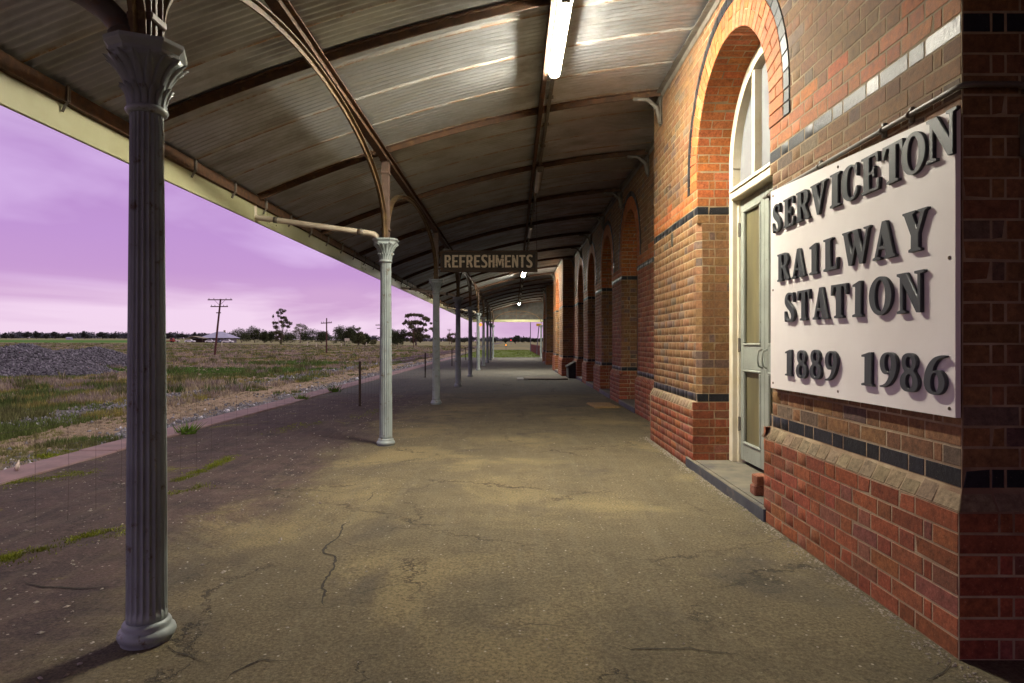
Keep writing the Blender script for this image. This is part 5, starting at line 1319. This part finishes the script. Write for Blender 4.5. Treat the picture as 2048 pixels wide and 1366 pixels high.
car('white sedan parked in front of the tan carport', 380, 300, M_WHITEPAINT)
car('white car parked left of the leaning pole before the house', 421, 300, M_WHITEPAINT, rzz=.2)
car('dark blue grey car parked right of the leaning pole', 438, 303, M('car_blue', (.12, .14, .20), None, rough=.3), s=.9)
car('white car parked at the right end of the house by the hedge', 456, 296, M_WHITEPAINT, rzz=-.1, s=1.1)
car('small red farm truck parked left of the carport', 336, 300, M_REDPAINT, True)
car('pale utility parked beside the red truck, nearer the carport', 349, 302, M('car_cream', (.6, .52, .5), None, rough=.4), rzz=.3)

# railway line, lawn and things beyond the end of the platform
def track():
    t = thing('railway_track', 'pair of rusty rails running away across the field left of the platform end', 'railway track', (-11, 60, gz(-11, 60)))
    T = Matrix.Translation((11, -60, -gz(-11, 60)))
    m = M('rail_steel', (.12, .075, .07), (.08, .055, .055), 3, .5, .6)
    for x in (-10.25, -11.75):
        ys = list(np.arange(58, 120, 3.))+list(np.arange(120, 640, 20.)); b = MB()
        b.sweep([(x, y, gz(x, y)*.0-.42+.0016*max(0, y-90)) for y in ys], [(-.035, 0), (.035, 0), (.035, -.15), (-.035, -.15)], side=(1, 0, 0)); o = b.build('rail', m, t); o.matrix_parent_inverse = T
    b = MB(); b.box(-1.25, 1.25, -.11, .11, -.12, 0, .01); me = b.mesh('sleeper', M_WOODDARK)
    for k in range(90):
        y = 58+k*.75; o = put('sleeper', me, t, (-11, y, -.57+.0016*max(0, y-90))); o.matrix_parent_inverse = T
    b = MB(); ys = list(np.arange(56, 640, 6.)); vs = []
    for y in ys:
        z = -.66+.0016*max(0, y-90); vs += [(-13.6, y, z-.35), (-12.6, y, z+.03), (-9.4, y, z+.03), (-8.4, y, z-.35)]
    b.add(vs, [(4*j+i, 4*j+i+1, 4*j+5+i, 4*j+4+i) for j in range(len(ys)-1) for i in range(3)]); o = b.build('track_bed', M('track_ballast', (.12, .11, .12), (.22, .20, .21), 6, .95, bump=.8, bscale=9)); tag(o, kind='structure')
track()
def lawn():
    m = M('lawn', (.13, .19, .03), (.19, .23, .045), 1.2, .95, bump=.8, bscale=14, third=(.24, .22, .08), tscale=.7)
    vs = []; fs = []; xs = np.linspace(-5.1, 3.0, 18); ys = np.linspace(53.0, 106, 50)
    for y in ys:
        for x in xs: vs.append((x, y, -.03+.06*mnoise.noise((x*.5, y*.4, 2))-max(0, (y-100))*.12-(.5 if x < -5 else 0)))
    n = len(xs); fs = [(j*n+i, j*n+i+1, (j+1)*n+i+1, (j+1)*n+i) for j in range(len(ys)-1) for i in range(n-1)]
    b = MB(); b.add(vs, fs); o = b.build('lawn', m, smooth=True); tag(o, 'green lawn beyond the far end of the platform', kind='structure')
    k = 5000; X = rng.uniform(-5.0, 2.8, k); Y = rng.uniform(53, 100, k); Z = -.04+0*Y
    C = np.array([(.15, .21, .03)])*rng.uniform(.7, 1.4, (k, 1))
    V, F, C = blades(np.stack([X, Y, Z], 1), rng.uniform(.05, .13, k), np.full(k, .02), C, 5)
    o = put('lawn_grass', raw('lawn_grass', V, F, C, M_GRASS)); tag(o, 'short green grass blades of the lawn', 'grass', kind='stuff')
lawn()
def end_things():
    m = M('picket_red', (.19, .06, .05), (.13, .045, .04), 3, .8)
    t = thing('picket_fence', 'faded red picket fence leading away from the end of the building', 'fence', (2.45, 55, -.05)); b = MB(); b.box(-.02, .02, .15, .19, .25, .33); 
    me = MB(); me.box(-.012, .012, -.04, .04, 0, .92); me.add([(-.012, -.04, .92), (.012, -.04, .92), (.012, .04, .92), (-.012, .04, .92), (0, 0, 1.0)], [(0, 1, 4), (1, 2, 4), (2, 3, 4), (3, 0, 4)]); pm = me.mesh('picket', m)
    for k in range(110): put('picket', pm, t, (random.uniform(-.006, .006)-.006*k*.3*.3, k*.30, 0))
    for z in (.25, .70): b = MB(); b.box(.013, .05, 0, 19, z, z+.07); b.build('rail', m, t)
    for k in range(10): b = MB(); b.box(.051, .13, k*3.5, k*3.5+.1, -.7, .85); b.build('post', m, t)
    b = MB(); b.tube([(0, 0, -.8), (0, 0, 6.2)], [.06, .045], 8); b.box(-.15, .15, -.05, .05, -.75, -.55); o = b.build('lamp_mast', M_STONEGREY, None, (2.22, 84, .1)); tag(o, 'thin upright steel mast beyond the far end of the platform', 'mast')
    t = thing('signal_arm', 'slanting steel post with a yellow box on top beside the picket fence', 'signal', (2.33, 65, 0))
    b = MB(); b.tube([(0, 0, -.3), (.13, 0, 1.6), (.25, 0, 2.9)], [.06, .05, .045], 8); b.build('post', M_STONEGREY, t)
    b = MB(); b.box(-.02, .52, -.15, .15, 2.86, 3.12, .02); b.build('yellow_box', M('yellow_enamel', (.75, .50, .02), None, rough=.4), t)
    # distant colour light signals
    def lamp(label, px, Y, z, col, r, post=True):
        x = at(px, Y); t = thing('colour_light_signal', label, 'signal', (x, Y, gz(x, Y)), 0, 'small colour light signals')
        g = gz(x, Y); b = MB(); b.tube([(0, 0, -.5), (0, 0, z-g)], .06, 6); b.build('post', M_STONEGREY, t)
        b = MB(); b.box(-r*1.8, r*1.8, .02, .3, z-g-r*2, z-g+r*2, .03); b.build('head', M_SIGNBLACK, t)
        e = bpy.data.materials.new('signal_glow'); n = NT(e); n.out((.1, .02, .01)); n.b.inputs['Emission Color'].default_value = (*col, 1); n.b.inputs['Emission Strength'].default_value = 5
        b = MB(); b.tube([(0, -.04, z-g), (0, .02, z-g)], r, 12); b.build('lens', e, t)
    lamp('small glowing orange signal beside the track beyond the platform end', 1012, 150, .45, (1, .35, .05), .13)
    lamp('tiny red signal light beside the dark round tree on the horizon', 1022, 300, 1.9, (1, .03, .03), .18)
    t = thing('orange_lamp', 'small glowing orange lamp fixed to the seventh column', 'lamp', (COLX, COLY[6], 2.2))
    b = MB(); b.tube([(-.07, 0, 0), (-.16, 0, 0)], .012, 6); b.build('bracket', M_IRONPIPE, t)
    e = bpy.data.materials.new('orange_glow'); n = NT(e); n.out((.3, .06, .01)); n.b.inputs['Emission Color'].default_value = (1, .16, .02, 1); n.b.inputs['Emission Strength'].default_value = 4
    b = MB(); b.tube([(-.16, -.03, 0), (-.16, -.11, 0)], [.075, .06], 12); b.build('lens', e, t)
    b = MB(); b.tube([(-.16, .05, 0), (-.16, -.03, 0)], [.05, .09], 12); b.build('housing', M_IRONPIPE, t)
end_things()

# moss and weeds on the platform
def moss():
    r = np.random.default_rng(4); P = []
    for pts, n, w in (([(350, 962), (390, 945), (430, 930), (460, 915)], 1500, .035), ([(145, 1076), (190, 1068), (245, 1062)], 900, .04), ([(0, 1115), (45, 1108), (88, 1100)], 900, .04), ([(0, 968), (60, 958), (150, 945)], 700, .07), ([(330, 990), (380, 975), (420, 968)], 300, .05), ([(700, 838), (740, 826), (760, 818)], 300, .10), ([(550, 862), (600, 850), (640, 845)], 400, .10), ([(80, 952), (130, 950), (170, 948)], 300, .09), ([(60, 910), (160, 905), (250, 898)], 200, .1)):
        Q = [px2g(*p) for p in pts]
        for _ in range(n):
            k = r.integers(0, len(Q)-1); f = r.uniform(); x = Q[k][0]*(1-f)+Q[k+1][0]*f+r.normal(0, w); y = Q[k][1]*(1-f)+Q[k+1][1]*f+r.normal(0, w)*1.6
            if mnoise.noise((x*6, y*6, 3)) > -.15: P.append((x, y, hgt(x, y)+.002))
    P = np.array(P); C = np.array([(.17, .20, .02)])*r.uniform(.6, 1.3, (len(P), 1))
    V, F, C = blades(P, r.uniform(.012, .034, len(P)), np.full(len(P), .007), C, 8, .8, r)
    o = put('moss', raw('moss', V, F, C, M_GRASS)); tag(o, 'yellow green moss growing in the cracks of the platform', 'moss', kind='stuff')
    for (px, py, s, lab) in ((372, 866, .17, 'small bright leafy weed against the platform coping nearest the camera'), (604, 798, .14, 'leafy weed at the platform coping between the first two columns'), (668, 783, .22, 'bushy weed at the platform coping just left of the first fence post')):
        x, y = px2g(px, py); n = 26; P = np.repeat(np.array([(x, y, 0.)]), n, 0)+r.normal(0, .04, (n, 3))*[1, 1, 0]
        V, F, C = blades(P, np.full(n, s), np.full(n, .014), np.repeat(np.array([(.09, .16, .02)]), n, 0), 3, 1.2, r)
        o = put('weed', raw('weed', V, F, C, M_GRASS)); tag(o, lab, 'plant', 'weeds along the coping')
moss()
